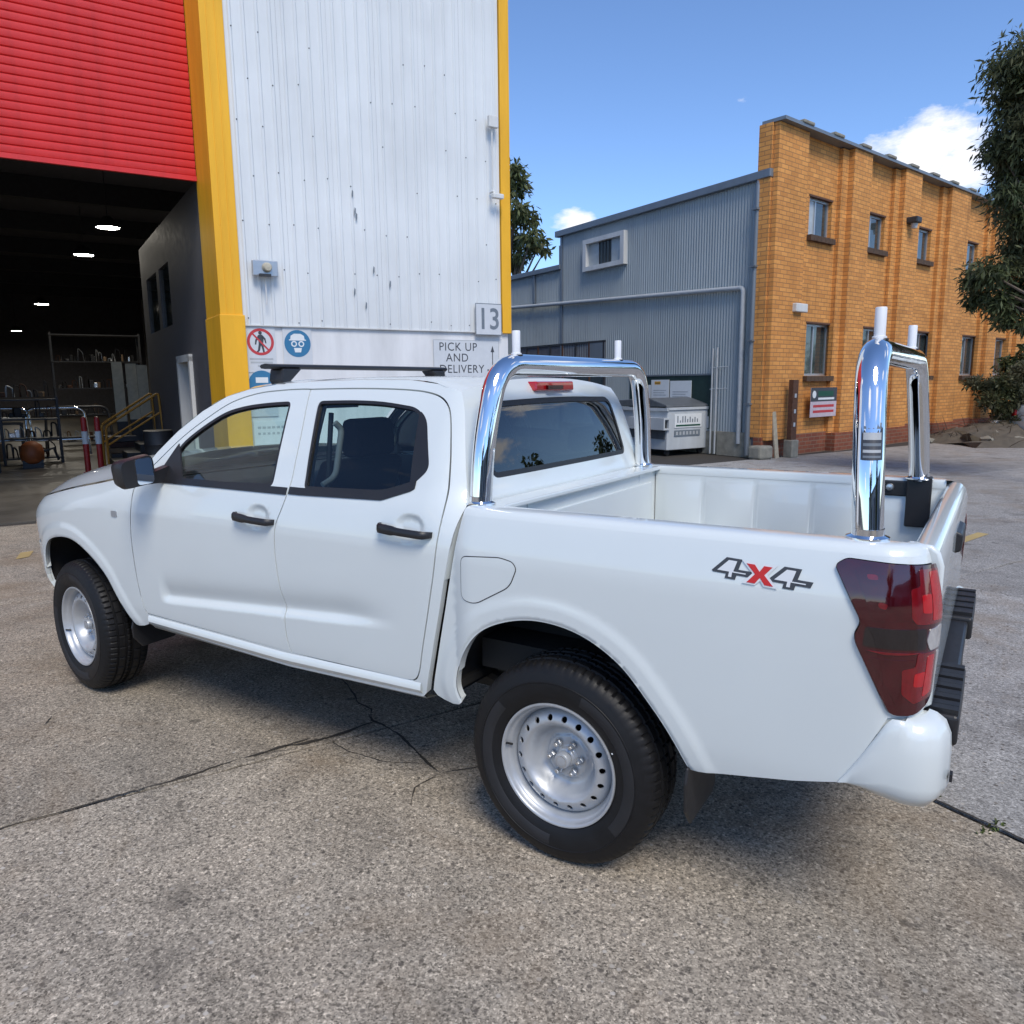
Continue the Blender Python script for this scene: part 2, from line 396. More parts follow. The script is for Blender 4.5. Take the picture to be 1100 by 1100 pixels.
def painted(name, color, rough=.5, chips=.3, under=(.25,.2,.15)):
    t = NT(name); b = t.bsdf(color, rough, spec=.4); v = t.coords(); n = t.noise(v, 6, 8, .7)
    c = t.mix(t.ramp(n, [(.62, 0), (.72, chips)]), tuple(color), tuple(under))
    c = t.mix(1, c, t.ramp(t.noise(t.coords('Object', (2, 2, .4)), 1.1, 5, .6), [(.3, .80), (.7, 1.06)]), 'MULTIPLY')
    t.l(c, b.inputs['Base Color']); t.l(t.bump(t.noise(v, 30, 4, .6), .12, .004), b.inputs['Normal']); return t.m
def leafy(name, a, c):
    t = NT(name); b = t.bsdf(a, .55, spec=.3); oi = t.n('ShaderNodeNewGeometry')
    n = t.noise(t.world(), 1.1, 3, .5); col = t.mix(t.ramp(n, [(.35, 0), (.65, 1)]), tuple(a), tuple(c))
    col = t.mix(1, col, t.ramp(oi.outputs['Random Per Island'], [(0, .55), (.5, 1.), (1, 1.45)]), 'MULTIPLY')
    t.l(col, b.inputs['Base Color'])
    tl = t.n('ShaderNodeBsdfTranslucent'); t.l(col, tl.inputs['Color']); mx = t.n('ShaderNodeMixShader'); mx.inputs[0].default_value = .25
    t.l(b.outputs[0], mx.inputs[1]); t.l(tl.outputs[0], mx.inputs[2]); t.l(mx.outputs[0], t.out.inputs['Surface']); return t.m
M = {}
M['paint'] = car_paint()
M['black_plastic'] = plain('black_plastic', (.017, .017, .019), .42, var=.15, bump=.12, bscale=300)
M['soft_black'] = plain('soft_black_trim', (.012, .012, .013), .62, var=.2)
M['cloth'] = plain('dark_seat_cloth', (.050, .026, .022), .9, var=.3, scale=30, bump=.2, bscale=200)
M['headliner'] = plain('grey_headliner', (.34, .33, .31), .9, var=.06)
M['underbody'] = plain('underbody_black', (.018, .017, .016), .8, var=.4)
M['rubber'] = plain('tyre_rubber', (.010, .010, .011), .52, var=.25, scale=20, bump=.1, bscale=120, spec=.28)
M['rubber_band'] = plain('paler_rubber', (.019, .019, .021), .6, var=.2, scale=14, spec=.4)  # slightly paler rubber for the two sidewall arcs
M['steel_wheel'] = plain('silver_wheel_paint', (.46, .48, .50), .38, .40, .2, var=.07, scale=20)
M['nut'] = plain('nut_steel', (.62, .63, .64), .25, .9, var=.1)
M['chrome'] = plain('polished_stainless', (.86, .87, .88), .045, 1.0, var=.02)
M['bolt'] = plain('zinc_bolt', (.7, .7, .7), .3, .9, var=.05)
M['white_post'] = plain('white_powdercoat', (.78, .79, .80), .4, var=.04)
M['glass'] = glassy('window_glass', (.80, .92, .90))
M['dark_glass'] = glassy('dark_window_glass', (.16, .19, .18), ior=1.9)
M['screen_glass'] = glassy('windscreen_glass', (.72, .85, .82))
M['mirror'] = plain('mirror_glass', (.85, .87, .88), .02, 1.0, var=0)
M['lens_dark'] = plain('dark_red_lens', (.050, .0012, .004), .12, 0, 1.0, var=.3, scale=22, coat_rough=.02)
M['lens_red'] = plain('red_lens', (.46, .006, .010), .15, 0, 1.0, var=.15, scale=30, coat_rough=.02)
M['lens_mid'] = plain('mid_red_lens', (.17, .004, .008), .14, 0, 1.0, var=.3, scale=40, coat_rough=.02)
M['lens_black'] = plain('smoked_lens', (.012, .008, .009), .10, 0, 1.0, var=.2, coat_rough=.02)
M['lens_clear'] = plain('clear_lens', (.62, .60, .58), .12, .35, 1.0, var=.25, scale=40, coat_rough=.02)
M['decal_dark'] = plain('charcoal_decal', (.045, .048, .055), .4, var=0)
M['decal_white'] = plain('silver_white_decal', (.70, .72, .73), .35, var=0)
M['decal_red'] = plain('red_decal', (.55, .015, .012), .35, var=0)
M['warm_concrete'] = concrete('worn_aggregate_concrete', (.355, .300, .230), (.295, .260, .208), .85)
M['grey_concrete'] = concrete('grey_concrete', (.36, .345, .32), (.29, .275, .255), .62)
M['joint'] = plain('joint_dirt', (.045, .038, .030), .95, var=.4, scale=25, bump=.5, bscale=120)
M['shop_floor'] = plain('oily_shop_floor', (.085, .075, .062), .42, var=.45, scale=1.4)
M['orange_brick'] = bricks('orange_brick', (.71, .325, .092), (.55, .235, .065), (.36, .175, .07), .50)
M['red_brick'] = bricks('red_plinth_brick', (.26, .085, .045), (.20, .062, .038), (.24, .15, .10), .5)
M['white_sheet'] = sheet_metal('white_wall_sheet', (.70, .72, .72), .45, .12, (.30, .27, .24))
M['white_render'] = painted('white_rendered_brick', (.72, .72, .72), .7, .25, (.42, .40, .38))
M['yellow'] = painted('amber_yellow_paint', (.86, .44, .020), .5, .25, (.42, .20, .04))
M['red_door'] = sheet_metal('red_door_slat', (.66, .032, .030), .42, .25, (.16, .02, .02))
M['grey_sheet'] = sheet_metal('blue_grey_wall_sheet', (.33, .37, .385), .42, .30, (.20, .22, .23))
M['grey_trim'] = sheet_metal('galvanised_trim', (.20, .225, .25), .4, .25, (.12, .12, .12), .3)
M['pale_pipe'] = plain('pale_grey_pipe', (.42, .44, .45), .5, var=.15)
M['white_frame'] = painted('white_window_frame', (.62, .62, .60), .55, .3, (.35, .3, .25))
M['alu'] = plain('aluminium_frame', (.45, .47, .49), .35, .6, var=.1)
M['pane'] = plain('dim_window_pane', (.045, .06, .062), .06, 0, .6, var=.5, scale=1.5)
M['blind'] = plain('pale_window_blind', (.42, .45, .45), .35, 0, .5, var=.25, scale=3)
M['sill_brick'] = plain('dark_sill_brick', (.085, .050, .030), .9, var=.4, scale=10, bump=.4, bscale=40)
M['green_dark'] = plain('dark_green_board', (.018, .040, .034), .5, var=.3)
M['bin'] = painted('light_grey_bin_steel', (.50, .53, .55), .5, .45, (.22, .19, .16))
M['bin_dark'] = plain('bin_lid_grey', (.10, .11, .12), .5, var=.3)
M['paper'] = plain('white_sign_board', (.70, .72, .72), .5, var=.06)
M['ink'] = plain('sign_ink', (.05, .055, .065), .6, var=.1)
M['ink_grey'] = plain('grey_sign_ink', (.16, .19, .22), .6, var=.2)
M['sign_plate'] = plain('pale_grey_sign_plate', (.58, .60, .62), .45, var=.06)
M['sign_red'] = plain('sign_red', (.50, .045, .05), .45, var=.06)
M['sign_blue'] = plain('sign_blue', (.035, .17, .32), .45, var=.08)
M['sign_green'] = plain('sign_green', (.012, .075, .045), .45, var=.1)
M['pink_board'] = plain('faded_pink_board', (.55, .46, .50), .5, var=.12)
M['timber'] = plain('weathered_plank', (.42, .36, .26), .85, var=.3, scale=14)
M['rust'] = plain('rusty_steel', (.10, .045, .025), .8, var=.5, scale=18, bump=.3)
M['block'] = plain('concrete_block', (.27, .25, .20), .9, var=.35, scale=7, bump=.3)
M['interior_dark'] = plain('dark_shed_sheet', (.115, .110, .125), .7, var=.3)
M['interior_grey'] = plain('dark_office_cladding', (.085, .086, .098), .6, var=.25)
M['steel_dark'] = plain('dark_steel', (.045, .045, .048), .5, .3, var=.3)
M['rail_yellow'] = plain('yellow_rail_paint', (.48, .22, .02), .5, var=.2)
M['bollard_red'] = plain('bollard_red', (.40, .020, .018), .45, var=.12)
M['cream'] = plain('cream_panel', (.48, .44, .34), .6, var=.2)
M['carton'] = plain('carton_brown', (.20, .13, .075), .85, var=.3)
M['orange_cover'] = plain('orange_cover', (.34, .085, .018), .6, var=.25)
M['blue_crate'] = plain('dull_blue_crate', (.05, .09, .16), .55, var=.2)
M['leaf_gum'] = leafy('gum_leaf', (.085, .110, .040), (.120, .125, .055))
M['leaf_dark'] = leafy('dark_needle', (.058, .078, .030), (.105, .105, .048))
M['leaf_bush'] = leafy('bush_leaf', (.060, .072, .030), (.105, .090, .055))
M['grass'] = leafy('weed_leaf', (.07, .10, .025), (.10, .12, .03))
M['bark'] = plain('grey_bark', (.13, .10, .075), .9, var=.35, scale=6, bump=.5, bscale=20)
M['twig'] = plain('dry_twig', (.12, .095, .065), .9, var=.3)
M['rubble'] = plain('rubble_stone', (.105, .088, .066), .9, var=.4, scale=5, bump=.4)
M['lamp_glow'] = emit('lamp_glow', (1.0, .93, .80), 110)
M['yellow_line'] = painted('worn_yellow_line', (.42, .31, .13), .8, .9, (.30, .28, .25))
M['day'] = plain('pale_far_yard', (.55, .55, .45), .8, var=.3)
# ------------------------------------------------------------------ the pickup's skin: a plan curve and a section, joined into one surface
def hermite(xs, ys):
    xs = np.array(xs, float); ys = np.array(ys, float); h = np.diff(xs); d = np.diff(ys)/h; m = np.zeros_like(ys); m[0] = d[0]; m[-1] = d[-1]
    for i in range(1, len(xs)-1): m[i] = 0 if d[i-1]*d[i] <= 0 else 2*d[i-1]*d[i]/(d[i-1]+d[i])
    def f(x):
        x = np.asarray(x, float); i = np.clip(np.searchsorted(xs, x)-1, 0, len(h)-1); t = np.clip((x-xs[i])/h[i], -.5, 1.5)
        return ys[i]*(1+2*t)*(1-t)**2+m[i]*h[i]*t*(1-t)**2+ys[i+1]*t*t*(3-2*t)+m[i+1]*h[i]*t*t*(t-1)
    return f
def catmull(P, n=24):
    P = [np.array(p, float) for p in P]; N = len(P); out = []
    for i in range(N-1):
        b, c = P[i], P[i+1]; a = P[i-1] if i else 2*b-c; d = P[i+2] if i+2 < N else 2*c-b
        for k in range(n):
            t = k/n; out.append(.5*(2*b+(c-a)*t+(2*a-5*b+4*c-d)*t*t+(3*b-a-3*c+d)*t**3))
    out.append(P[-1]); return np.array(out)
PLAN = catmull([(-1.135,0),(-1.135,.4),(-1.135,.70),(-1.128,.79),(-1.10,.85),(-1.05,.888),(-.98,.905),(-.75,.912),(-.4,.916),(.5,.918),(1.5,.918),
                (2.4,.918),(2.8,.914),(3.1,.905),(3.35,.885),(3.55,.85),(3.72,.785),(3.83,.69),(3.90,.52),(3.95,.25),(3.965,0)], 20)
PL = np.r_[0, np.cumsum(np.hypot(*np.diff(PLAN, axis=0).T))]
_i = int(np.argmin(abs(PLAN[:,0]-.5)+10*(PLAN[:,1] < .5))); PL = PL-PL[_i]+PLAN[_i,0]
S_REAR, S_NOSE = PL[0], PL[-1]
def plan(s):
    e = .012; g = lambda q: (np.interp(q, PL, PLAN[:,0]), np.interp(q, PL, PLAN[:,1]))
    x, y = g(s); (x1, y1), (x0, y0) = g(s+e), g(s-e); tx = x1-x0; ty = y1-y0; n = np.maximum(np.hypot(tx, ty), 1e-9)
    return x, y, -ty/n, tx/n
V0 = hermite([.35,.45,.52,.60,.80,1.0,1.085,1.125,1.165,1.21,1.25,1.285,1.32,1.42,1.52,1.62,1.68,1.72,1.76],
             [-.08,-.05,-.032,-.020,-.007,0,.001,-.002,-.009,-.0185,-.029,-.042,-.058,-.098,-.143,-.193,-.228,-.256,-.29])
ZF = hermite([2.4,2.6,2.84,3.1,3.36,3.55,3.75,3.95,4.2,4.6],[1.285,1.262,1.222,1.180,1.132,1.095,1.05,1.015,1.0,1.0])
def sm(a, b, x):
    t = np.clip((x-a)/(b-a), 0, 1); return t*t*(3-2*t)
ARCH_R = catmull([(.40,.44),(.425,.51),(.443,.585),(.409,.699),(.318,.818),(.194,.883),(.050,.908),(-.104,.885),(-.242,.810),(-.348,.695),(-.425,.590),(-.490,.47)], 8)
ARCH_F = catmull([(3.44,.44),(3.50,.53),(3.525,.62),(3.50,.745),(3.42,.835),(3.277,.882),(3.100,.890),(2.945,.838),(2.790,.735),(2.70,.615),(2.63,.52),(2.58,.46)], 8)
def Vsec(s, z, cab=False, bed=False):
    s = np.asarray(s, float); z = np.asarray(z, float); v = V0(z)
    zc = .686+(2.27-s)*.0765; amp = .021*sm(2.30,2.22,s)*sm(.68,1.05,s)
    v = v-amp*np.where(z > zc, np.exp(-(np.maximum(z-zc, 0)/.060)**1.7), sm(zc-.046, zc, z))
    w = sm(2.38,2.62,s); k = np.clip((z-(ZF(s)-.13))/.13, 0, 1.2)
    v = v*(1-w*sm(1.0,1.25,z))-w*.055*k**2.2
    for A, a in ((ARCH_R,.0065),(ARCH_F,.0065)):
        d = dist(s, z, A); v = v+a*sm(.095,.048,d)*sm(.40,.52,z)-.005*sm(.012,0,d)
    v = v-.10*sm(3.3,3.7,s)*sm(.62,.40,z)
    if cab: v = v-(.010+.055*sm(1.15,1.35,z))*np.clip((.60-s)/.17, 0, 1.2)**2.2
    if bed: v = v-.012*np.clip((s-.34)/.07, 0, 1.3)**2          # rounded front edge of the tray side
    # finger scoops behind the handles
    for hx, hz in ((1.50,1.150),(.635,1.178)):
        v = v-.013*sm(1, .45, np.sqrt(((s-hx)/.082)**2+((z-hz-.008)/.054)**2))
    return v
def body(s, z, **k):
    x, y, nx, ny = plan(np.asarray(s, float)); v = Vsec(s, z, **k); return np.stack([x+nx*v, y+ny*v, np.asarray(z, float)+0*x], -1)
def body_cab(s, z): return body(s, z, cab=True)
def body_bed(s, z): return body(s, z, bed=True)

CE = hermite([.85,.885,1.14,1.276,1.30,1.40,1.50,1.62,1.694,1.75],[.500,.494,.440,.424,.430,.452,.474,.505,.542,.585])
truck = empty('pickup_truck', (0, 0, 0))
tag(truck, 'white four door pickup truck with chrome sports bars parked in the yard', 'pickup truck')
PAINT, BLK = M['paint'], M['black_plastic']
B_EDGE = [(1.376,1.706),(1.352,1.60),(1.335,1.50),(1.326,1.39),(1.323,1.289),(1.345,1.21),(1.377,1.132),(1.388,1.05),(1.389,.97),(1.378,.83),(1.367,.72),(1.369,.62),(1.352,.546)]
B_EDGE = [tuple(p) for p in catmull(B_EDGE, 3)]
A_EDGE = [tuple(p) for p in catmull([(2.438,.560),(2.456,.60),(2.474,.70),(2.480,.80),(2.483,.92),(2.476,1.02),(2.458,1.13),(2.447,1.21),(2.415,1.268)], 3)]
A_TOP = [tuple(p) for p in catmull([(2.415,1.268),(2.298,1.365),(2.157,1.482),(2.017,1.573),(1.876,1.648),(1.713,1.689),(1.55,1.703),(1.425,1.707),(1.376,1.706)], 4)][1:]
FRONT_DOOR = A_EDGE+A_TOP+B_EDGE[1:]
R_EDGE = [tuple(p) for p in catmull([(1.376,1.706),(1.15,1.708),(.960,1.706),(.80,1.70),(.700,1.690),(.628,1.672),(.580,1.640),(.551,1.590),(.525,1.500),(.505,1.402),(.491,1.256),(.505,1.080),(.543,.890),(.590,.697),(.612,.610),(.640,.568),(.690,.558)], 4)]
REAR_DOOR = R_EDGE+B_EDGE[::-1][:-1]
DOORS = A_EDGE+A_TOP+R_EDGE[1:]+[(1.0,.548)]
FWIN = roundpoly([(2.252,1.262),(2.165,1.442),(2.035,1.532),(1.894,1.606),(1.76,1.634),(1.61,1.648),(1.466,1.654),(1.444,1.476),(1.432,1.288)], [.03,.1,.1,.1,.1,.1,.03,.1,.025])
FSAIL = [(2.30,1.258),(2.17,1.452),(2.06,1.262)]
RWIN = roundpoly([(1.238,1.290),(1.264,1.482),(1.296,1.656),(1.09,1.660),(.92,1.655),(.735,1.633),(.665,1.590),(.592,1.402),(.652,1.345),(.793,1.300)], [.025,.1,.03,.1,.1,.08,.05,.03,.03,.1])
_rw = inset(RWIN, -.002); RQUART = [tuple(p) for p in _rw if p[0] < .672+.145*(p[1]-1.36) and p[1] > 1.33]; RQUART = RQUART+[(.672+.145*(1.335-1.36),1.335),(.672+.145*(1.44-1.36),1.44),(.672+.145*(1.54-1.36),1.54),(.672+.145*(1.60-1.36),1.60)]; RQUART = sorted(RQUART, key=lambda p: math.atan2(p[1]-1.46, p[0]-.665))
def dimple_pts(hx, hz):
    return [(hx+r*.07*math.cos(a), hz+.012+r*.052*math.sin(a)) for r in (.25,.5,.7,.85,.95,1.05) for a in np.linspace(0, 2*math.pi, 20)[:-1]]
def flare_pts(A):
    c = np.array([A[:,0].mean(), .45]); out = []
    C_ = resample(A, .022, False)
    T = np.gradient(C_, axis=0); T /= np.linalg.norm(T, axis=1, keepdims=True); Nn = np.stack([T[:,1], -T[:,0]], 1)
    sgn = np.sign(((C_-c)*Nn).sum(1)).mean()
    for d in (.008,.020,.036,.047,.054,.061,.068,.075,.082,.090,.104): out += [tuple(p) for p in C_+Nn*(d*(1 if sgn > 0 else -1))]
    return out
def crease_pts(s0, s1):
    return [(s, .686+(2.27-s)*.0765+d) for d in (-.075,-.062,-.05,-.038,-.026,-.016,-.008,-.002,.004,.012,.022,.034,.05,.07,.09,.11) for s in np.arange(s0, s1, .02)]
def loop_strip(outer, d):
    return outer, [inset(outer, d)]
for sg in (1, -1):
    fr = panel('cab_side', [(2.44,.500),(2.445,.545),(2.452,.58),(2.487,.72),(2.494,.85),(2.492,.95),(2.484,1.04),(2.466,1.13),(2.455,1.215),(2.448,1.268),(2.332,1.398),(2.211,1.507),(2.073,1.604),(1.932,1.674),(1.790,1.708),(1.631,1.727),(1.426,1.738),(1.1,1.744),(.82,1.740),(.66,1.722),*[(float(CE(z)), z) for z in (1.694,1.67,1.64,1.61,1.57,1.53,1.49,1.45,1.41,1.37,1.34,1.32,1.30,1.285)],(.418,1.276),(.438,1.14),(.494,.885),(.549,.668),(.590,.52),(.61,.500),(1.4,.470)],
               body_cab, PAINT, truck, holes=[inset(DOORS, -.003)], step=.035, sgn=sg, flange=.03)
    # dark shut behind the door gaps
    panel('door_jamb', inset(DOORS, -.03), lambda s, z: body_cab(s, z)-np.array([0,.022,0]), M['soft_black'], truck, holes=[inset(FWIN, -.02), inset(RWIN, -.02)], step=.06, sgn=sg, flange=0)
    # rocker moulding
    rk = MB(); ss = np.linspace(2.43,.61,30); prof = [(.0,.548),(.006,.540),(.008,.515),(-.004,.500),(-.03,.47),(-.10,.455)]
    vs = []
    for s in ss:
        zoff = np.interp(s, [.61,1.4,2.43], [.015,-.008,.005]); b0 = body(np.array([s]), np.array([.545]))[0]
        for o_, z_ in prof: vs.append((b0[0], sg*(b0[1]+o_), z_+zoff))
    k = len(prof); rk.add(vs, [(i*k+j, (i+1)*k+j, (i+1)*k+j+1, i*k+j+1) for i in range(len(ss)-1) for j in range(k-1)])
    rk.build('rocker_panel', PAINT, truck, angle=40)
    for dn, outl, win, extra in (('front', FRONT_DOOR, FWIN, dimple_pts(1.50,1.15)), ('rear', REAR_DOOR, RWIN, dimple_pts(.635,1.178))):
        dr = panel('door', inset(outl, .003), body_cab, PAINT, truck, holes=[win], step=.026, sgn=sg, flange=.025, extra=extra+(crease_pts(1.40, 2.45) if dn == 'front' else crease_pts(.62, 1.35)))
        if sg > 0: dr['label'] = 'white '+dn+' passenger side door with black pull handle'
        o_, h_ = loop_strip(inset(win, -.001), .014 if dn == 'front' else .013)
        panel('window_seal', o_, body_cab, BLK, dr, holes=h_, step=.04, sgn=sg, flange=.02, off=-.002)
        panel('window_glass', inset(win, .010), body_cab, M['glass'], dr, step=.12, sgn=sg, flange=0, off=-.010)
        lx = (2.262,1.334) if dn == 'front' else (1.318,.640)
        bz = (lambda s: 1.276) if dn == 'front' else (lambda s: float(np.interp(s, [.60,.652,.793,1.238], [1.372,1.334,1.290,1.280])))
        sa = np.linspace(lx[0], lx[1], 40)
        panel('belt_strip', [(s, bz(s)-.017) for s in sa]+[(s, bz(s)+.013) for s in sa[::-1]], body_cab, BLK, dr, step=.05, sgn=sg, flange=.012, off=.005)
        if dn == 'front': panel('sail_panel', roundpoly(FSAIL, .01), body_cab, BLK, dr, step=.05, sgn=sg, flange=.01, off=.002)
        else: panel('quarter_panel', RQUART, body_cab, BLK, dr, step=.05, sgn=sg, flange=.01, off=.001)
        hx, hz = (1.515,1.145) if dn == 'front' else (.650,1.172)
        hb = MB(); pts = []
        for j, u in enumerate(np.linspace(-1, 1, 15)):
            x = hx+u*.128; yb = float(body(np.array([x]), np.array([1.10]))[0,1]); st = .042-.012*u*u-(.026 if abs(u) > .93 else 0)
            hh = .0155+.004*(u > .2)-(.004 if abs(u) > .95 else 0); ww = .013
            pts.append([(x, sg*(yb+st-ww-.006), hz-hh+.006*u), (x, sg*(yb+st-.004), hz-hh*.9+.006*u), (x, sg*(yb+st), hz-hh*.2+.006*u), (x, sg*(yb+st-.002), hz+hh*.6+.006*u), (x, sg*(yb+st-.010), hz+hh+.006*u), (x, sg*(yb+st-ww-.010), hz+hh*.8+.006*u)])
        k = 6; hb.add([p for q in pts for p in q], [(i*k+j, i*k+(j+1) % k, (i+1)*k+(j+1) % k, (i+1)*k+j) for i in range(14) for j in range(k)]+[tuple(range(k)), tuple(14*k+j for j in range(k))])
        for e_ in (-.108, .108): hb.box(hx+e_-.010, hx+e_+.010, *sorted((sg*.895, sg*.935)), hz-.009+.05*e_, hz+.008+.05*e_)
        hb.build('handle', BLK, dr, angle=50)
        # inner trim of the door
        tr = [(s, z) for s, z in [(lx[0]-.02,.62),(lx[0]-.02,1.265),(lx[1]+.05,1.265),(lx[1]+.05,.62)]]
        panel('door_trim', tr, lambda s, z: body_cab(s, np.minimum(z, 1.2))*[1,1,0]+np.stack([0*s, -.085+0*s, z], -1), M['soft_black'], dr, step=.2, sgn=sg, flange=0)
    fo = A_EDGE[::-1]
    fend = panel('front_fender', inset([(s, z) for s, z in fo]+[(2.438,.520),(2.452,.495),(2.50,.478),(2.55,.470),(2.585,.472)]+[tuple(p) for p in ARCH_F[::-1][4:70]]+[(3.56,.815),(3.60,.86),(3.62,1.0),(3.60,1.078)]+[(s, float(ZF(s))-.004) for s in np.linspace(3.5, 2.5, 18)]+[(2.44,1.272)], .003),
                 body, PAINT, truck, step=.028, sgn=sg, flange=.03, extra=flare_pts(ARCH_F))
    mk = panel('side_repeater', roundpoly([(2.640,1.060),(2.590,1.062),(2.590,1.094),(2.640,1.092)], .008), body, M['alu'], fend, step=.02, sgn=sg, flange=.01, off=.004)
# roof, windscreen and bonnet
ROOF_E = [(.59,1.694),(.66,1.722),(.82,1.740),(1.1,1.744),(1.426,1.738),(1.631,1.727),(1.790,1.708)]
rx = np.concatenate([[.575], np.linspace(.625, 1.80, 25)]); rzf = hermite([p[0] for p in ROOF_E], [p[1] for p in ROOF_E])
zc_f = hermite([.55,.62,.75,1.1,1.5,1.8,1.95],[1.722,1.736,1.748,1.756,1.756,1.742,1.722])
vs = []; nv = 21
for x in rx:
    ze = float(rzf(x))+.002; ye = float(body_cab(np.array([x]), np.array([ze]))[0,1])+.002
    for t in np.linspace(-1, 1, nv):
        u = math.copysign(abs(t)**.8, t); fx = x+(.14*(1-u*u) if x > 1.2 else -.0*(1-u*u))*sm(1.3,1.8,x)
        zz = ze+(float(zc_f(x))-ze)*(1-abs(u)**2.7)+.006*(sm(.99,.90,abs(u)))*float(sm(.60,.70,x))
        if x < .58:
            zz = 1.694+.050*(1-abs(u)**2.7); xe = float(CE(np.array([zz]))[0]); fx = xe-.022*(1-abs(u)**3); ye = float(body_cab(np.array([xe]), np.array([zz]))[0,1])
        vs.append((fx, -u*ye, zz))
mesh('roof', vs, [(i*nv+j, i*nv+j+1, (i+1)*nv+j+1, (i+1)*nv+j) for i in range(len(rx)-1) for j in range(nv-1)], PAINT, truck, angle=60)
vs = []; AP = [(2.448,1.268),(2.332,1.398),(2.211,1.507),(2.073,1.604),(1.932,1.674),(1.79,1.708)]; ap = catmull(AP, 3)
for s, z in ap:
    b0 = body_cab(np.array([s]), np.array([z]))[0]
    for t in np.linspace(-1, 1, 15): vs.append((s+.02+.16*(1-t*t), -t*(b0[1]-.012), z+.03*(1-t*t)))
mesh('windscreen', vs, [(i*15+j, i*15+j+1, (i+1)*15+j+1, (i+1)*15+j) for i in range(len(ap)-1) for j in range(14)], M['screen_glass'], truck, smooth=True)
vs = []; nb = 25; su = np.linspace(2.46, 3.97, 30)
for s in su:
    t = (s-2.46)/1.51; e0 = body(np.array([s]), np.array([float(ZF(s))]))[0]; xc = 2.64+1.285*t**.95; zc = 1.335-.06*t-.155*t**2.6
    for v in np.linspace(-1, 1, nb):
        q = abs(v); c = 1-q**2.2; xx = e0[0]*(1-(1-q**1.6))+xc*(1-q**1.6)
        zz = e0[2]+.004+(zc-e0[2])*(1-q**2.6)+.022*sm(1, .82, q)*(1-sm(.75,1,t))
        vs.append((xx, -v*(e0[1]-.006), zz))
mesh('bonnet', vs, [(i*nb+j, i*nb+j+1, (i+1)*nb+j+1, (i+1)*nb+j) for i in range(29) for j in range(nb-1)], PAINT, truck, angle=60)
MB().box(2.42,2.62,-.72,.72,1.22,1.262).build('cowl', BLK, truck)
# front bumper, headlights and grille
fb = panel('front_bumper', [(3.535,.80),(3.515,.74),(3.540,.62),(3.515,.53),(3.46,.455),(S_NOSE-.001,.43),(S_NOSE-.001,.74),(4.05,.74),(3.9,.80)], body, PAINT, truck, step=.05, flange=.03)
panel('front_bumper', [(3.535,.80),(3.515,.74),(3.540,.62),(3.515,.53),(3.46,.455),(S_NOSE-.001,.43),(S_NOSE-.001,.74),(4.05,.74),(3.9,.80)], body, PAINT, truck, step=.05, flange=.03, sgn=-1)
for sg in (1, -1):
    panel('headlight', roundpoly([(3.62,.83),(3.90,.81),(4.02,.84),(4.02,.985),(3.80,1.025),(3.635,1.065)], .02), body, M['lens_clear'], truck, step=.04, flange=.03, sgn=sg, off=-.002)
    panel('grille_half', [(4.03,.745),(S_NOSE-.001,.745),(S_NOSE-.001,.99),(4.03,.99)], body, BLK, truck, step=.06, flange=.03, sgn=sg, off=-.004)
for i in range(4): MB().box(3.93,3.985-.02*0,-.36,.36,.775+i*.052,.793+i*.052).build('grille_bar', M['bolt'], truck)
# rear wall of the cab with its window
def cab_rear(t, z):
    t = np.asarray(t, float); z = np.asarray(z, float); xe = CE(z); ys = body_cab(xe, z)[...,1]
    return np.stack([xe+.0-.022*(1-np.abs(t)**3), t*ys, z], -1)
def rear_uv(P): return [(y/float(body_cab(CE(np.array([z])), np.array([z]))[0,1]), z) for y, z in P]
RW = roundpoly([(-.635,1.352),(.635,1.352),(.565,1.650),(.0,1.662),(-.565,1.650)], [.05,.05,.06,.3,.06], 6); RW = np.array(rear_uv([tuple(p) for p in RW]))
panel('cab_rear_wall', [(-1,1.0),(0,1.0),(1,1.0),(1,1.2),(1,1.4),(1,1.6),(1,1.694),*[(t, 1.694+.050*(1-abs(t)**2.7)) for t in np.linspace(.95, -.95, 25)],(-1,1.694),(-1,1.6),(-1,1.4),(-1,1.2)], cab_rear, PAINT, truck, holes=[RW], step=.045, flange=.02, flip=False)
rw = panel('rear_window', inset(RW, .003), cab_rear, M['dark_glass'], truck, step=.10, flange=0, off=-.006)
panel('rear_window_seal', inset(RW, -.001), cab_rear, BLK, rw, holes=[inset(RW, .022)], step=.05, flange=.012, off=-.002)
bl = MB()
bl.prism([(-.178,1.687),(.178,1.687),(.172,1.730),(-.172,1.730)], .500, .560, axis='x'); bo = bl.build('high_brake_light', M['lens_red'], truck); bevel(bo, .008, 3)
MB().box(.488,.503,-.05,.09,1.694,1.712).build('lamp_window', M['lens_dark'], bo)
MB().box(.44,.476,-.70,.70,1.285,1.297).build('rear_wall_ledge', PAINT, truck)
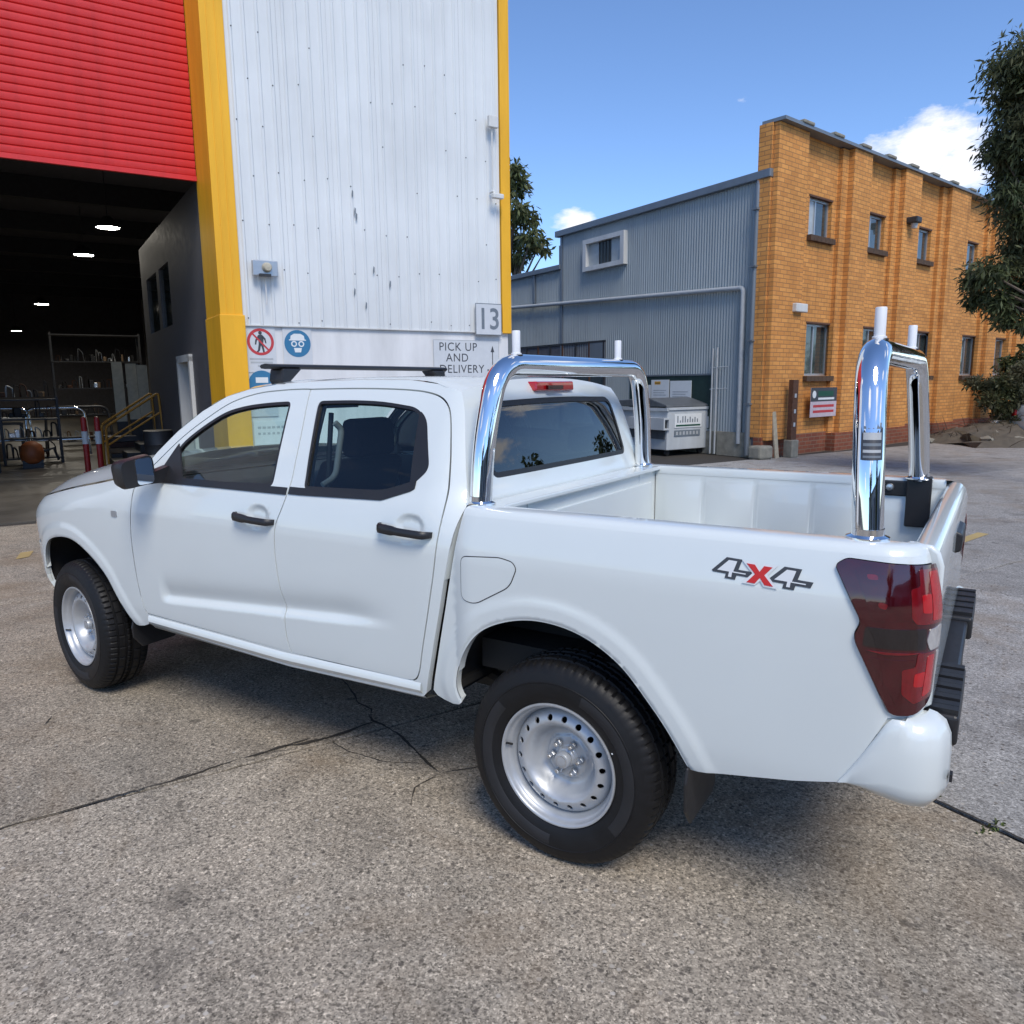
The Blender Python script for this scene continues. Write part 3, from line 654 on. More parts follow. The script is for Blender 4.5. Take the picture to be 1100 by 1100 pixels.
# ------------------------------------------------------------------ the tray
LIGHT = roundpoly([(-.885,1.216),(-.912,1.236),(-1.20,1.222),(-1.212,1.06),(-1.205,.93),(-1.185,.845),(-1.11,.808),(-1.045,.815),(-.951,1.008),(-.946,1.034),(-.962,1.070)], [.012,.012,.01,.03,.03,.03,.03,.02,.02,.012,.03], 4)
S_POST = float(np.interp(.775, PLAN[:120,1], PL[:120]))
for sg in (1, -1):
    so_ = [(.395,1.249),(.420,1.14),(.478,.885),(.532,.668),(.568,.532),(.552,.512),(.52,.500),(.475,.494),(.445,.498),(.432,.510)]+[tuple(p) for p in ARCH_R[10:-2]]+[(-.486,.490),(-.54,.496),(-.80,.545),(-.930,.578),(-1.045,.800),(-1.11,.806),(S_POST,.815),(S_POST,1.249)]
    bs = panel('tray_side', so_, body_bed, PAINT, truck, holes=[inset(LIGHT, -.003)], step=.028, sgn=sg, flange=.025, extra=flare_pts(ARCH_R))
    # rolled top rail and inner wall
    rail = MB(); xs = np.concatenate([np.linspace(.395, -1.0, 40), np.linspace(-1.02, S_POST, 14)]); vs = []; prof = None
    for s in xs:
        p0 = body_bed(np.array([s]), np.array([1.249]))[0]; _, _, nx, ny = plan(np.array([s])); n = np.array([nx[0], ny[0], 0])
        yin = .772; rows = [p0, p0-n*.006+[0,0,.013], p0-n*.017+[0,0,.023], p0-n*.032+[0,0,.028]]
        q = p0-n*.05; top = np.array([max(min(q[0], .395), -1.115), min(q[1], .80) if q[1] > .80 else q[1], 1.2775]); rows.append(top)
        rows += [np.array([top[0], yin+.006, 1.276]), np.array([top[0], yin, 1.266]), np.array([top[0], yin, 1.235])]
        vs += [(r[0], sg*r[1], r[2]) for r in rows]
    k = 8; rail.add(vs, [(i*k+j, (i+1)*k+j, (i+1)*k+j+1, i*k+j+1) for i in range(len(xs)-1) for j in range(k-1)])
    rail.build('tray_rail', PAINT, truck, angle=50)
    # inner wall: pressed pads between x -1.06 and .33
    iw = MB(); vx = []
    for i in range(5):
        x1 = .315-i*.272; x0 = x1-.272
        for x, o in ((x1, 0), (x1-.012, .008), (x0+.03, .008), (x0+.018, 0)): vx.append((x, o))
    vx.append((-1.05, 0)); zz = [.945,.955,.965,.975,1.20,1.215,1.236]; zo = [-.02,-.018,-.006,1,1,0,0]; vs = []
    for x, o in vx:
        for z, c in zip(zz, zo): vs.append((x, sg*(.772-(o if c == 1 else -c if c < 0 else 0) if c >= 0 else .772+c), z))
    k = 7; iw.add(vs, [(i*k+j, (i+1)*k+j, (i+1)*k+j+1, i*k+j+1) for i in range(len(vx)-1) for j in range(k-1)])
    iw.build('tray_inner_wall', PAINT, truck, angle=30)
    pf = [p for p in inset(np.concatenate([ARCH_R, ARCH_R[:1]])[:-1], -.05) if p[1] > .78]; n_ = len(pf)
    wv = [(p[0], sg*y, p[1]) for p in pf for y in (.555, .78)]
    mesh('wheel_housing', wv, [(2*i, 2*i+1, 2*i+3, 2*i+2) for i in range(n_-1)]+[tuple(2*i for i in range(n_))], PAINT, truck, angle=40)
    MB().box(-1.05,-.47,*sorted((sg*.772, sg*.79)),.785,.965).build('tray_lower_wall', PAINT, truck)
    # wheel arch liners
    for A in (ARCH_R, ARCH_F):
        P = [p for p in A if p[1] > .52]; vs = []
        for p in P:
            y0 = float(body(np.array([p[0]]), np.array([p[1]]))[0,1])-.016; yy = .565
            c = np.array([A[:,0].mean(), .45]); d = (np.array(p)-c); d = d/np.linalg.norm(d)*.035
            vs += [(p[0], sg*y0, p[1]), (p[0]+d[0], sg*(y0-.02), p[1]+d[1]), (p[0]+d[0], sg*yy, p[1]+d[1])]
        n = len(P); fs = [(i*3+j, (i+1)*3+j, (i+1)*3+j+1, i*3+j+1) for i in range(n-1) for j in range(2)]+[tuple(i*3+2 for i in range(n))]
        mesh('arch_liner', vs, fs, M['underbody'], truck)
    # tail light
    tl = panel('tail_light', LIGHT, body, M['lens_dark'], truck, step=.03, sgn=sg, flange=.03, off=.010)
    tl['label'] = 'dark red notched tail light with clear reversing lens'
    for nm, poly, mt, of in (('lens_chamber', [(-.935,1.212),(-1.100,1.206),(-1.100,1.085),(-.990,1.078)], 'lens_dark', .0108),
                             ('lens_chamber', [(-.985,.975),(-1.10,.972),(-1.09,.85),(-1.062,.838)], 'lens_dark', .0108),
                             ('painted_glow', [(-1.105,1.216),(-1.199,1.212),(-1.210,1.064),(-1.095,1.072),(-1.080,1.09),(-1.078,1.165),(-1.105,1.172)], 'lens_mid', .0112),  # mid red surround paints a soft glow round the bright segments
                             ('painted_glow', [(-1.105,.990),(-1.180,.988),(-1.178,.86),(-1.105,.845),(-1.070,.875),(-1.066,.945),(-1.102,.952)], 'lens_mid', .0112),
                             ('red_segment', [(-1.142,1.208),(-1.192,1.206),(-1.203,1.074),(-1.146,1.078)], 'lens_red', .0120),
                             ('red_segment', [(-1.108,1.150),(-1.141,1.150),(-1.141,1.098),(-1.110,1.102)], 'lens_red', .0118),
                             ('red_segment', [(-1.138,.980),(-1.170,.980),(-1.170,.872),(-1.132,.862)], 'lens_red', .0120),
                             ('red_segment', [(-1.100,.932),(-1.134,.936),(-1.131,.892),(-1.100,.895)], 'lens_red', .0118),
                             ('smoked_band', [(-.972,1.060),(-1.125,1.058),(-1.13,1.000),(-.968,1.006)], 'lens_black', .0115),
                             ('reversing_lens', [(-1.140,1.054),(-1.206,1.057),(-1.203,.994),(-1.145,.994),(-1.130,1.022)], 'lens_clear', .0120),
                             ('clear_strip', [(-1.184,.985),(-1.202,.985),(-1.19,.87),(-1.180,.86)], 'lens_clear', .0120),
                             ('painted_glint', [(-.965,1.200),(-.992,1.200),(-.996,1.186),(-.970,1.186)], 'lens_mid', .0115),  # glints painted on as small mid red patches
                             ('painted_glint', [(-1.00,1.130),(-1.022,1.126),(-1.018,1.110),(-.999,1.116)], 'lens_mid', .0115),
                             ('ridge_highlight', [(-.975,.995),(-1.125,.992),(-1.08,.988),(-1.02,.987)], 'lens_mid', .0118)):  # painted highlight line across the lens, in mid red
        panel(nm, roundpoly(poly, .006, 3), body, M[mt], tl, step=.02, sgn=sg, flange=.003, off=of)
    panel('rear_corner', [(-1.02,.74),(S_POST,.74),(S_POST,.86),(-1.02,.86)], body, PAINT, truck, step=.04, sgn=sg, flange=0, off=-.006)
    # mud flaps, black
    for x, y1, z0, z1 in ((-.478,.912,.290,.500),(2.615,.89,.335,.50)):
        mf = MB(); mf.prism([(.62,z1),(.60,z0+.03),(.64,z0),(y1-.06,z0-.005),(y1-.01,z0+.06),(y1-.005,z1-.05),(y1-.02,z1)], x-.006, x+.006, axis='x')
        o_ = mf.build('mud_flap', BLK, truck)
        if sg < 0: o_.scale.y = -1
        bevel(o_, .006, 2)
    if sg > 0:
        FL = roundpoly([(.388,1.104),(.215,1.118),(.160,1.108),(.142,1.084),(.172,1.014),(.325,.928),(.392,.938)], [.03,.02,.03,.03,.03,.03,.03], 5)
        o_ = panel('fuel_flap_gap', FL, body_bed, M['soft_black'], bs, holes=[inset(FL, .0035)], step=.03, flange=0, off=.0008)
        panel('fuel_flap', inset(FL, .0035), body_bed, PAINT, bs, step=.03, flange=.004, off=.0022)
        # 4x4 badge: dark outlined figures with a red x
        G4 = [(.62,1),(.95,1),(.80,.42),(1.0,.42),(.97,.22),(.74,.22),(.70,0),(.42,0),(.46,.22),(0,.22),(.05,.42)]
        G4i = [(.66,.90),(.80,.90),(.66,.34),(.88,.34),(.86,.30),(.64,.30),(.60,.09),(.53,.09),(.56,.30),(.12,.30),(.16,.38)]
        GX = [(0,1),(.34,1),(.5,.66),(.72,1),(1.06,1),(.68,.52),(.98,0),(.64,0),(.48,.34),(.24,0),(-.1,0),(.30,.5)]
        def glyph(nm, G, x0, w, h, mt, of, z0=1.146, sh=.055):
            pts = [(x0-u*w-(v-.5)*0+sh*(1-v)*(-.2), z0+v*h-(u*w+(-.53-x0))*.055) for u, v in G]
            return panel(nm, pts, body_bed, M[mt], bs, step=.02, flange=.0015, off=of)
        for x0, w in ((-.535,.122),(-.700,.126)):
            F4 = [(1-u if False else u, v) for u, v in G4]
            glyph('badge_figure', [(0,.30),(.40,1),(.78,1),(.66,.50),(1.0,.50),(.92,.22),(.60,.22),(.55,0),(.30,0),(.34,.22),(.02,.22)], x0, w, .062, 'decal_dark', .0018)
            glyph('badge_fill', [(.14,.34),(.45,.88),(.65,.88),(.53,.38),(.84,.38),(.82,.33),(.50,.33),(.47,.10),(.39,.10),(.43,.34)], x0, w, .062, 'decal_white', .0032)
        glyph('badge_cross_border', [(-.12,1.10),(.40,1.10),(.5,.84),(.70,1.10),(1.2,1.10),(.78,.52),(1.08,-.08),(.58,-.08),(.48,.18),(.26,-.08),(-.22,-.08),(.22,.5)], -.640, .078, .056, 'decal_white', .0042)
        glyph('badge_cross', GX, -.644, .070, .054, 'decal_red', .0056)
# tray floor, front wall, tailgate
fl = MB(); n = 0
for i in range(8):
    y = -.5+i*.125; fl.box(-1.06,.33,y+.02,y+.105,.780,.792)
fl.box(-1.06,.33,-.555,.555,.74,.781)
for q in (1, -1): fl.box(-1.06,-.47,*sorted((q*.56, q*.775)),.74,.781); fl.build('tray_floor', PAINT, truck)
fw = MB(); fw.box(.318,.36,-.555,.555,.78,1.262); fw.box(.319,.36,-.83,-.556,.965,1.262); fw.box(.319,.36,.556,.83,.965,1.262); fw.box(.29,.40,-.80,.80,1.255,1.2755); fw.box(.306,.32,-.70,.70,.95,1.20); bevel(fw.build('tray_front_wall', PAINT, truck), .006, 3)
tg = MB(); tg.prism([(-1.052,.80),(-1.052,1.235),(-1.060,1.258),(-1.080,1.272),(-1.108,1.270),(-1.128,1.252),(-1.140,1.215),(-1.139,1.05),(-1.135,1.0),(-1.139,.95),(-1.137,.815),(-1.12,.80)], -.768, .768)
tgo = tg.build('tailgate', PAINT, truck, angle=40); bevel(tgo, .01, 3, 60)
hd = MB(); hd.prism([(-1.132,1.125),(-1.158,1.135),(-1.160,1.195),(-1.132,1.208)], -.125, .125); bevel(hd.build('tailgate_handle', BLK, tgo), .008, 3)
MB().box(-1.0525,-1.044,-.55,.55,.95,1.17).build('tailgate_inner_pad', PAINT, tgo)
# rear bumper with step pads
bp = catmull([(-.925,.895),(-1.02,.903),(-1.115,.890),(-1.166,.855),(-1.188,.80),(-1.194,.765)], 6); prof = [(-.06,.530),(-.030,.534),(-.006,.570),(.001,.600),(.001,.70),(-.003,.745),(-.018,.780),(-.042,.795),(-.062,.799)]
for sg in (1, -1):
    vs = []; n = len(bp)
    for i, p in enumerate(bp):
        a = bp[max(i-1, 0)]; b = bp[min(i+1, n-1)]; t = (b-a)/np.linalg.norm(b-a); nn = np.array([t[1], -t[0]])
        if nn[1] < 0 and nn[0] > 0: nn = -nn
        f = i/(n-1); cut = sm(.30, .0, f)
        for o_, z_ in prof:
            lim = float(np.interp(p[0], [-1.047,-.925], [.800,.584])) if p[1] > .87 else .80
            bot = float(np.interp(f, [0,.35,1], [.580,.545,.530])); zt = bot+(z_-.530)/(.799-.530)*(lim-bot)
            q = p+nn*(o_ if z_ < .7 or f > .35 else o_*.25); vs.append((q[0], sg*q[1], zt))
    k = len(prof); fs = [(i*k+j, (i+1)*k+j, (i+1)*k+j+1, i*k+j+1) for i in range(n-1) for j in range(k-1)]+[tuple((n-1)*k+j for j in range(k))]
    ob = MB().add(vs, fs).build('rear_bumper', PAINT, truck, angle=50)
    ob['label'] = 'white rear bumper corner'
    tp_ = []
    for i in range(9, n):
        t = bp[min(i+1, n-1)]-bp[max(i-1, 0)]; t = t/np.linalg.norm(t); q = bp[i]-np.array([t[1], -t[0]])*(.040 if t[1]*bp[i][1]-t[0]*0 < 9 else 0)
        if np.dot(q-np.array([-.9, .5]), q-np.array([-.9, .5])) > np.dot(bp[i]-np.array([-.9, .5]), bp[i]-np.array([-.9, .5])): q = bp[i]+np.array([t[1], -t[0]])*.040
        tp_.append((float(q[0]), sg*float(q[1])))
    tp_ = [q for q in tp_ if abs(q[1]) > .765]+[(-1.15, sg*.763), (-1.02, sg*.763), (-1.0, sg*.82)]
    MB().prism(tp_, .775, .7948, axis='z').build('bumper_top', PAINT, ob)
    MB().box(-1.203,-1.1955, *sorted((sg*.772, sg*.80)), .615,.637).build('parking_sensor', BLK, ob)
stp = MB(); stp.box(-1.190,-1.12,-.62,.62,.745,.775); stp.box(-1.180,-1.10,-.62,.62,.56,.75); sto = stp.build('bumper_step', BLK, truck); bevel(sto, .01, 2)
for sg in (1, -1):
    for i in range(9):
        y = sg*(.745-.047*i-.02); MB().box(-1.203,-1.10, min(y-.017, y+.017), max(y-.017, y+.017), .775,.803 if i % 2 == 0 else .799).build('tread_rib', BLK, sto)
    tp = MB(); tp.box(-1.206,-1.10, *sorted((sg*.30, sg*.755)), .70,.790); bevel(tp.build('step_pad', BLK, sto), .012, 3)
pl = MB(); pl.box(-1.186,-1.1805,-.18,.18,.60,.72); pl.build('plate_recess', M['soft_black'], sto)
# ------------------------------------------------------------------ wheels (axis y, outer side +y, y = 0 at the rim edge)
def make_wheel():
    w = empty('wheel', (0, 0, 0), parent=truck)
    # tyre: section (y, r) from outer bead over the tread to the inner bead
    nt = 180; sec = [(-.012,.224),(.000,.2315),(.006,.240),(.012,.256),(.0165,.275),(.0185,.296),(.0180,.3085),(.0195,.3100),(.0195,.3120),(.0172,.3135),(.0150,.324),(.0135,.3265),(.0105,.338),(.0045,.350),(-.002,.3585),(-.010,.3665)]
    tread = [(-.016,.3715,'s'),(-.026,.3745,'s'),(-.036,.3765,'s'),(-.044,.3775,'s'),(-.047,.3690,'g'),(-.055,.3690,'g'),(-.058,.3785,'b'),(-.072,.3790,'b'),(-.086,.3792,'b'),(-.089,.3695,'g'),(-.098,.3695,'g'),(-.101,.3795,'c'),(-.111,.3796,'c'),(-.121,.3795,'c')]
    full = [(y, r, 'w') for y, r in sec]+tread
    mid = -.111; full += [(2*mid-y, r, k) for y, r, k in full[::-1][1:]]
    k = len(full); vs = []
    for i in range(nt*2):
        t = math.pi*i/nt
        for y, r, kd in full:
            d = 0; ph = i/5.0+(y+.111)*14
            if kd == 's' and (i % 5 == 4): d = -.0075
            if kd == 'b' and (int(ph*1.0+100) % 2 == 0) and i % 5 == 0: d = -.006
            if kd == 'c' and i % 5 == 0: d = -.005
            if kd == 'w' and .345 < r < .368 and y > -.111 and (i % 5 == 4): d = -.002
            vs.append(((r+d)*math.cos(t), y, (r+d)*math.sin(t)))
    n = nt*2; fs = [(i*k+j, i*k+j+1, ((i+1) % n)*k+j+1, ((i+1) % n)*k+j) for i in range(n) for j in range(k-1)]
    ty = mesh('tyre', vs, fs, M['rubber'], w, angle=32)
    for t0, t1 in ((125, 232), (-72, 55)):
        pb = [(.266,.0142),(.2685,.0162),(.288,.0190),(.3035,.0189),(.306,.0182)]; tt_ = np.linspace(R(t0), R(t1), 40); vb = [(r_q*math.cos(t), y_q, r_q*math.sin(t)) for t in tt_ for r_q, y_q in pb]
        mesh('sidewall_band', vb, [(i*5+j, i*5+j+1, (i+1)*5+j+1, (i+1)*5+j) for i in range(39) for j in range(4)], M['rubber_band'], ty, smooth=True)
    # rim: rolled lip, well and barrel
    MB().lathe([(.2225,-.012),(.2285,-.004),(.2310,.001),(.2295,.0055),(.2250,.0065),(.2205,.004),(.2180,-.004),(.2150,-.016),(.2100,-.020),(.2065,-.0225),(.2045,-.033),(.2000,-.040),(.1960,-.058),(.192,-.075),(.19,-.12),(.20,-.20),(.22,-.22)], 96).build('rim', M['steel_wheel'], w, angle=45)
    # dished disc with a ring of round vents
    prof = hermite([0,.030,.034,.040,.060,.078,.088,.100,.115,.128,.140,.150,.160,.180,.190,.197],[-.060,-.060,-.062,-.082,-.082,-.083,-.090,-.089,-.074,-.046,-.028,-.0215,-.0230,-.034,-.044,-.060])
    def disc(u, v): r = np.hypot(u, v); return np.stack([u, prof(r), v], -1)
    ring = [(.197*math.cos(a), .197*math.sin(a)) for a in np.linspace(0, 2*math.pi, 73)[:-1]]
    holes = []
    for i in range(18):
        a = 2*math.pi*(i+.5)/18; c = (.1675*math.cos(a), .1675*math.sin(a))
        holes.append([(c[0]+.0112*math.cos(b), c[1]+.0112*math.sin(b)) for b in np.linspace(0, 2*math.pi, 11)[:-1]])
    panel('wheel_disc', ring, disc, M['steel_wheel'], w, holes=holes, step=.0085, flange=.006)
    MB().lathe([(.0,-.105),(.194,-.105)], 48).build('brake_drum', M['underbody'], w)
    MB().lathe([(0,-.034),(.020,-.0345),(.027,-.036),(.0295,-.040),(.0305,-.058)], 32).build('centre_cap', M['steel_wheel'], w, angle=40)
    MB().lathe([(.0185,-.0335),(.0205,-.0335)], 32).build('cap_ring', M['nut'], w)
    nb = MB().lathe([(0,-.046),(.0065,-.0465),(.0095,-.050),(.0105,-.056),(.0105,-.066),(.0145,-.070),(.0150,-.074)], 6)
    nu = nb.build('wheel_nut', M['nut'], w, angle=40)
    for i in range(6):
        o = nu if i == 0 else nu.copy()
        if i: link(o, w)
        a = R(12+60*i); o.location = (.0585*math.cos(a), 0, .0585*math.sin(a))
    MB().tube([(.186,-.020,.07),(.192,-.004,.080),(.194,.004,.084)], .0042, 8).build('valve', M['soft_black'], w)
    v = MB().lathe([(0,.0195),(.0032,.0195)], 10, c=(0,0,0)).build('paint_dot', M['decal_white'], ty); v.location = (.246*math.cos(R(168)),-.0085,.246*math.sin(R(168)))
    return w
wh = make_wheel()
for i, (x, y, st, ro) in enumerate(((0,.8935,0,14),(3.125,.8935,-.1214,40),(0,-.8935,math.pi,100),(3.125,-.8935,math.pi-.1214,70))):
    o = wh if i == 0 else copy_tree(wh, truck)
    o.matrix_local = Matrix.Translation((x, y, .378)) @ Matrix.Rotation(st, 4, 'Z') @ Matrix.Rotation(R(ro), 4, 'Y')
# ------------------------------------------------------------------ underbody
ub = MB()
for sg in (1, -1): ub.box(-1.12,3.75, sg*.47-.05, sg*.47+.05, .47,.60)
for x in (-1.0,-.5,.5,1.3,2.1,3.0): ub.box(x-.05,x+.05,-.45,.45,.49,.58)
ub.build('chassis_frame', M['underbody'], truck)
MB().tube([(0,-.75,.38),(0,-.25,.38),(0,-.12,.38),(0,.12,.38),(0,.25,.38),(0,.75,.38)], [.045,.05,.12,.12,.05,.045], 14).build('rear_axle', M['underbody'], truck, angle=40)
MB().tube([(3.1,-.7,.38),(3.1,0,.40),(3.1,.7,.38)], .045, 12).build('front_axle', M['underbody'], truck, angle=40)
for sg in (1, -1):
    MB().tube([(-.75,sg*.52,.55),(-.4,sg*.52,.44),(0,sg*.52,.42),(.4,sg*.52,.45),(.75,sg*.52,.55)], .032, 8).build('leaf_spring', M['underbody'], truck)
    MB().tube([(.18,sg*.40,.70),(.05,sg*.48,.36)], .03, 10).build('shock_absorber', M['steel_dark'], truck)
MB().tube([(2.4,-.25,.47),(1.0,-.28,.45),(.5,-.3,.45),(.2,-.33,.62),(-.3,-.33,.66),(-.7,-.35,.52),(-1.1,-.42,.50)], .03, 10).build('exhaust_pipe', M['steel_dark'], truck, angle=50)
bevel(MB().box(.55,1.35,.12,.44,.38,.56).build('fuel_tank', M['underbody'], truck), .03)
MB().box(.45,2.5,-.84,.84,.555,.585).build('cab_floor', M['underbody'], truck)
MB().box(2.5,3.6,-.55,.55,.60,1.0).build('engine_bay', M['underbody'], truck)
MB().box(-1.05,.42,-.74,.74,.62,.738).build('tray_underside', M['underbody'], truck)
for y in (-.6,.6): MB().box(-.02,.30,y-.02,y+.02,.80,.83).build('liner_bracket', M['bolt'], truck)
# ------------------------------------------------------------------ polished sports bars
def hoop(x, ztop, yf=.775, yt=.665, lean=-.012):
    P = chain([(x, yf, 1.272), (x+lean*.4, yf-.022, 1.50), (x+lean, yt, ztop), (x+lean, -yt, ztop), (x+lean*.4, -yf+.022, 1.50), (x, -yf, 1.272)], .13, 9)
    o = MB().tube(P, .043, 24).build('sports_bar', M['chrome'], truck, angle=40)
    for sg in (1, -1):
        MB().lathe([(0,0),(.058,0),(.058,.006),(.044,.012),(.043,.03)], 32, axis='z', c=(x, sg*yf, 1.277)).build('bar_foot', M['chrome'], o, angle=40)
        ps = MB().lathe([(.0,.0),(.021,.0),(.021,.012),(.0165,.014),(.0165,.095),(.015,.098),(0,.098)], 20, axis='z', c=(x+lean, .06+sg*.47, ztop+.034)); ps.build('load_stop', M['white_post'], o, angle=40)
        MB().lathe([(.0,.0),(.026,.0),(.026,.010),(.0,.010)], 20, axis='z', c=(x+lean, .06+sg*.47, ztop+.030)).build('stop_collar', M['soft_black'], o)
    return o
h1 = hoop(.392, 1.792); h1['label'] = 'polished sports bar hoop behind the rear window'
bz = MB().box(.34,.36,-.02,.06,1.785,1.806).build('bar_badge', M['decal_dark'], h1)
h2 = hoop(-.945, 1.802, lean=.035); h2['label'] = 'polished sports bar hoop above the tailgate'
bk = MB(); bk.box(-1.00,-.90,-.79,-.735,1.06,1.29); bk.box(-.98,-.78,-.775,-.752,1.195,1.265); bevel(bk.build('bracket', BLK, h2), .006)
bk = MB(); bk.box(-1.00,-.90,.735,.768,1.10,1.262); bevel(bk.build('bracket', BLK, h2), .006)
MB().lathe([(0,.012),(.014,.010),(.018,0)], 16, c=(-.83,-.752,1.235)).build('bolt_head', M['bolt'], h2, angle=50)
MB().lathe([(.0,.006),(.020,.005),(.022,0)], 16, c=(-.86,-.7725,1.12)).build('tie_down', BLK, truck)
MB().lathe([(.0,.006),(.020,.005),(.022,0)], 16, c=(.24,-.7725,1.12)).build('tie_down', BLK, truck)
# maker's sticker on the rear bar: a dark framed strip of grey bars
stk = MB()
def bar_pt(x, a, z, yc, r=.0436): return (x+r*math.cos(a), yc+r*math.sin(a), z)
def sticker(z0, z1, a0, a1, m, r):
    vs = []; n = 9
    for i in range(n):
        a = a0+(a1-a0)*i/(n-1)
        for z in (z0, z1):
            yc = .775-(z-1.272)*.096 if z < 1.5 else .753-(z-1.5)*.29; yc = .775-.022*(z-1.272)/.228 if z < 1.5 else .753-(.088)*(z-1.5)/.30
            vs.append(bar_pt(-.945+.035*(.4*min(1, (z-1.272)/.228)+.6*max(0, (z-1.5)/.302)), a, z, yc, r))
    stk.add(vs, [(2*i, 2*i+2, 2*i+3, 2*i+1) for i in range(n-1)], m)
sticker(1.500,1.610,R(70),R(150),0,.0438); sticker(1.585,1.602,R(78),R(142),2,.0442); sticker(1.555,1.575,R(78),R(142),1,.0442); sticker(1.538,1.546,R(78),R(142),2,.0442); sticker(1.520,1.528,R(78),R(142),1,.0442); sticker(1.506,1.512,R(78),R(142),2,.0442)
stk.build('bar_sticker', [M['decal_dark'], M['pale_pipe'], M['ink_grey']], h2)
# ------------------------------------------------------------------ roof cross bar
rb = MB(); pr = [(-.038,.0),(-.030,.009),(0,.013),(.030,.009),(.038,.0),(.030,-.009),(0,-.012),(-.030,-.009)]
rb.prism([(1.655+a, 1.812+b) for a, b in pr], -.655, .685); rbo = rb.build('roof_bar', BLK, truck, angle=35)
for sg in (1, -1):
    ft = MB(); pts = [(sg*.50,1.803),(sg*.62,1.803),(sg*.632,1.748),(sg*.618,1.728),(sg*.575,1.742)]
    ft.prism(pts, 1.61, 1.70, axis='x'); bevel(ft.build('bar_mount', BLK, rbo), .008, 2)
# ------------------------------------------------------------------ door mirrors
for sg in (1, -1):
    mb = MB(); rings = []
    for x, y0, y1, z0, z1 in ((2.175,.945,1.118,1.252,1.408),(2.21,.94,1.122,1.246,1.414),(2.27,.945,1.112,1.256,1.404),(2.315,.965,1.085,1.285,1.372)):
        pts = roundpoly([(y0,z0+.02),(y1-.015,z0),(y1,z1-.03),(y0+.01,z1)], .035, 4); rings.append([(x, sg*p[0], p[1]) for p in pts])
    n = len(rings[0]); vs = [p for r_i in rings for p in r_i]
    fs = [(i*n+j, i*n+(j+1) % n, (i+1)*n+(j+1) % n, (i+1)*n+j) for i in range(3) for j in range(n)]+[tuple(range(n)), tuple(3*n+j for j in range(n))]
    mo = mb.add(vs, fs).build('door_mirror', BLK, truck, angle=50)
    g = roundpoly([(.955,1.272),(1.040,1.266),(1.048,1.390),(.962,1.394)], .02, 4)
    MB().prism([(sg*p[0], p[1]) for p in g], 2.1715, 2.178, axis='x').build('mirror_glass', M['mirror'], mo)
    MB().prism([(sg*a, b) for a, b in ((.84,1.262),(.97,1.262),(.97,1.310),(.84,1.345))], 2.20, 2.255, axis='x').build('mirror_arm', BLK, mo)
# ------------------------------------------------------------------ cabin
def seat(y, x0):
    s = MB(); w = .25
    s.prism([(x0+.02,.80),(x0+.50,.84),(x0+.53,.92),(x0+.49,.97),(x0+.06,.92)], y-w, y+w)
    so = s.build('seat', M['cloth'], truck); bevel(so, .04, 3)
    b = MB(); b.prism([(x0+.08,.90),(x0-.12,1.34),(x0-.10,1.38),(x0-.02,1.38),(x0+.10,1.16),(x0+.20,.95)], y-w+.01, y+w-.01); bevel(b.build('backrest', M['cloth'], so), .05, 3)
    h = MB(); h.prism([(x0-.16,1.385),(x0-.155,1.565),(x0-.06,1.57),(x0-.05,1.385)], y-.145, y+.145); bevel(h.build('headrest', M['cloth'], so), .035, 3)
    MB().tube([(x0-.09,y-.06,1.42),(x0-.10,y-.06,1.52)], .007, 6).build('headrest_post', M['bolt'], so)
seat(.38, 1.42); seat(-.38, 1.42)
rs = MB(); rs.prism([(.62,.82),(1.02,.86),(1.06,.95),(1.0,.99),(.72,.95)], -.66, .66); rso = rs.build('rear_bench', M['cloth'], truck); bevel(rso, .04, 3)
rbk = MB(); rbk.prism([(.74,.92),(.58,1.36),(.54,1.38),(.50,1.34),(.60,.92)], -.66, .66); bevel(rbk.build('bench_back', M['cloth'], rso), .04, 3)
for y in (-.42,.42):
    h = MB(); h.prism([(.515,1.38),(.525,1.50),(.60,1.50),(.61,1.38)], y-.13, y+.13); bevel(h.build('bench_headrest', M['cloth'], rso), .03, 3)
db = MB(); db.prism([(2.62,.90),(2.60,1.235),(2.42,1.255),(2.18,1.22),(2.10,1.13),(2.12,1.02),(2.22,.88)], -.78, .78); bevel(db.build('dashboard', M['soft_black'], truck), .03, 3)
bevel(MB().box(1.62,2.2,-.11,.11,.60,.95).build('centre_console', M['soft_black'], truck), .03)
sw = MB(); c = Vector((1.98,-.38,1.13)); ax = Vector((-.88,0,.47)).normalized(); e1 = Vector((0,1,0)); e2 = ax.cross(e1)
sw.tube([c+(e1*math.cos(t)+e2*math.sin(t))*.185 for t in np.linspace(0, 2*math.pi, 41)[:-1]], .016, 8, closed=True); sw.tube([c-e1*.18, c, c+e1*.18], .018, 8); sw.tube([c, c-ax*.28], .03, 8)
sw.build('steering_wheel', M['soft_black'], truck, angle=50)
hl = []; nl = 15
for x in np.linspace(.64,1.80,14):
    ze = float(rzf(x))-.035; ye = float(body_cab(np.array([x]), np.array([ze]))[0,1])-.03
    for t in np.linspace(-1, 1, nl): hl.append((x+.08*(1-t*t)*float(sm(1.3,1.8,x)), t*ye, ze+(float(zc_f(x))-.03-ze)*(1-abs(t)**2.5)))
mesh('headliner', hl, [(i*nl+j, i*nl+j+1, (i+1)*nl+j+1, (i+1)*nl+j) for i in range(13) for j in range(nl-1)], M['headliner'], truck, smooth=True)
MB().box(.50,.56,-.70,.70,.60,1.335).build('cab_back_trim', M['soft_black'], truck)
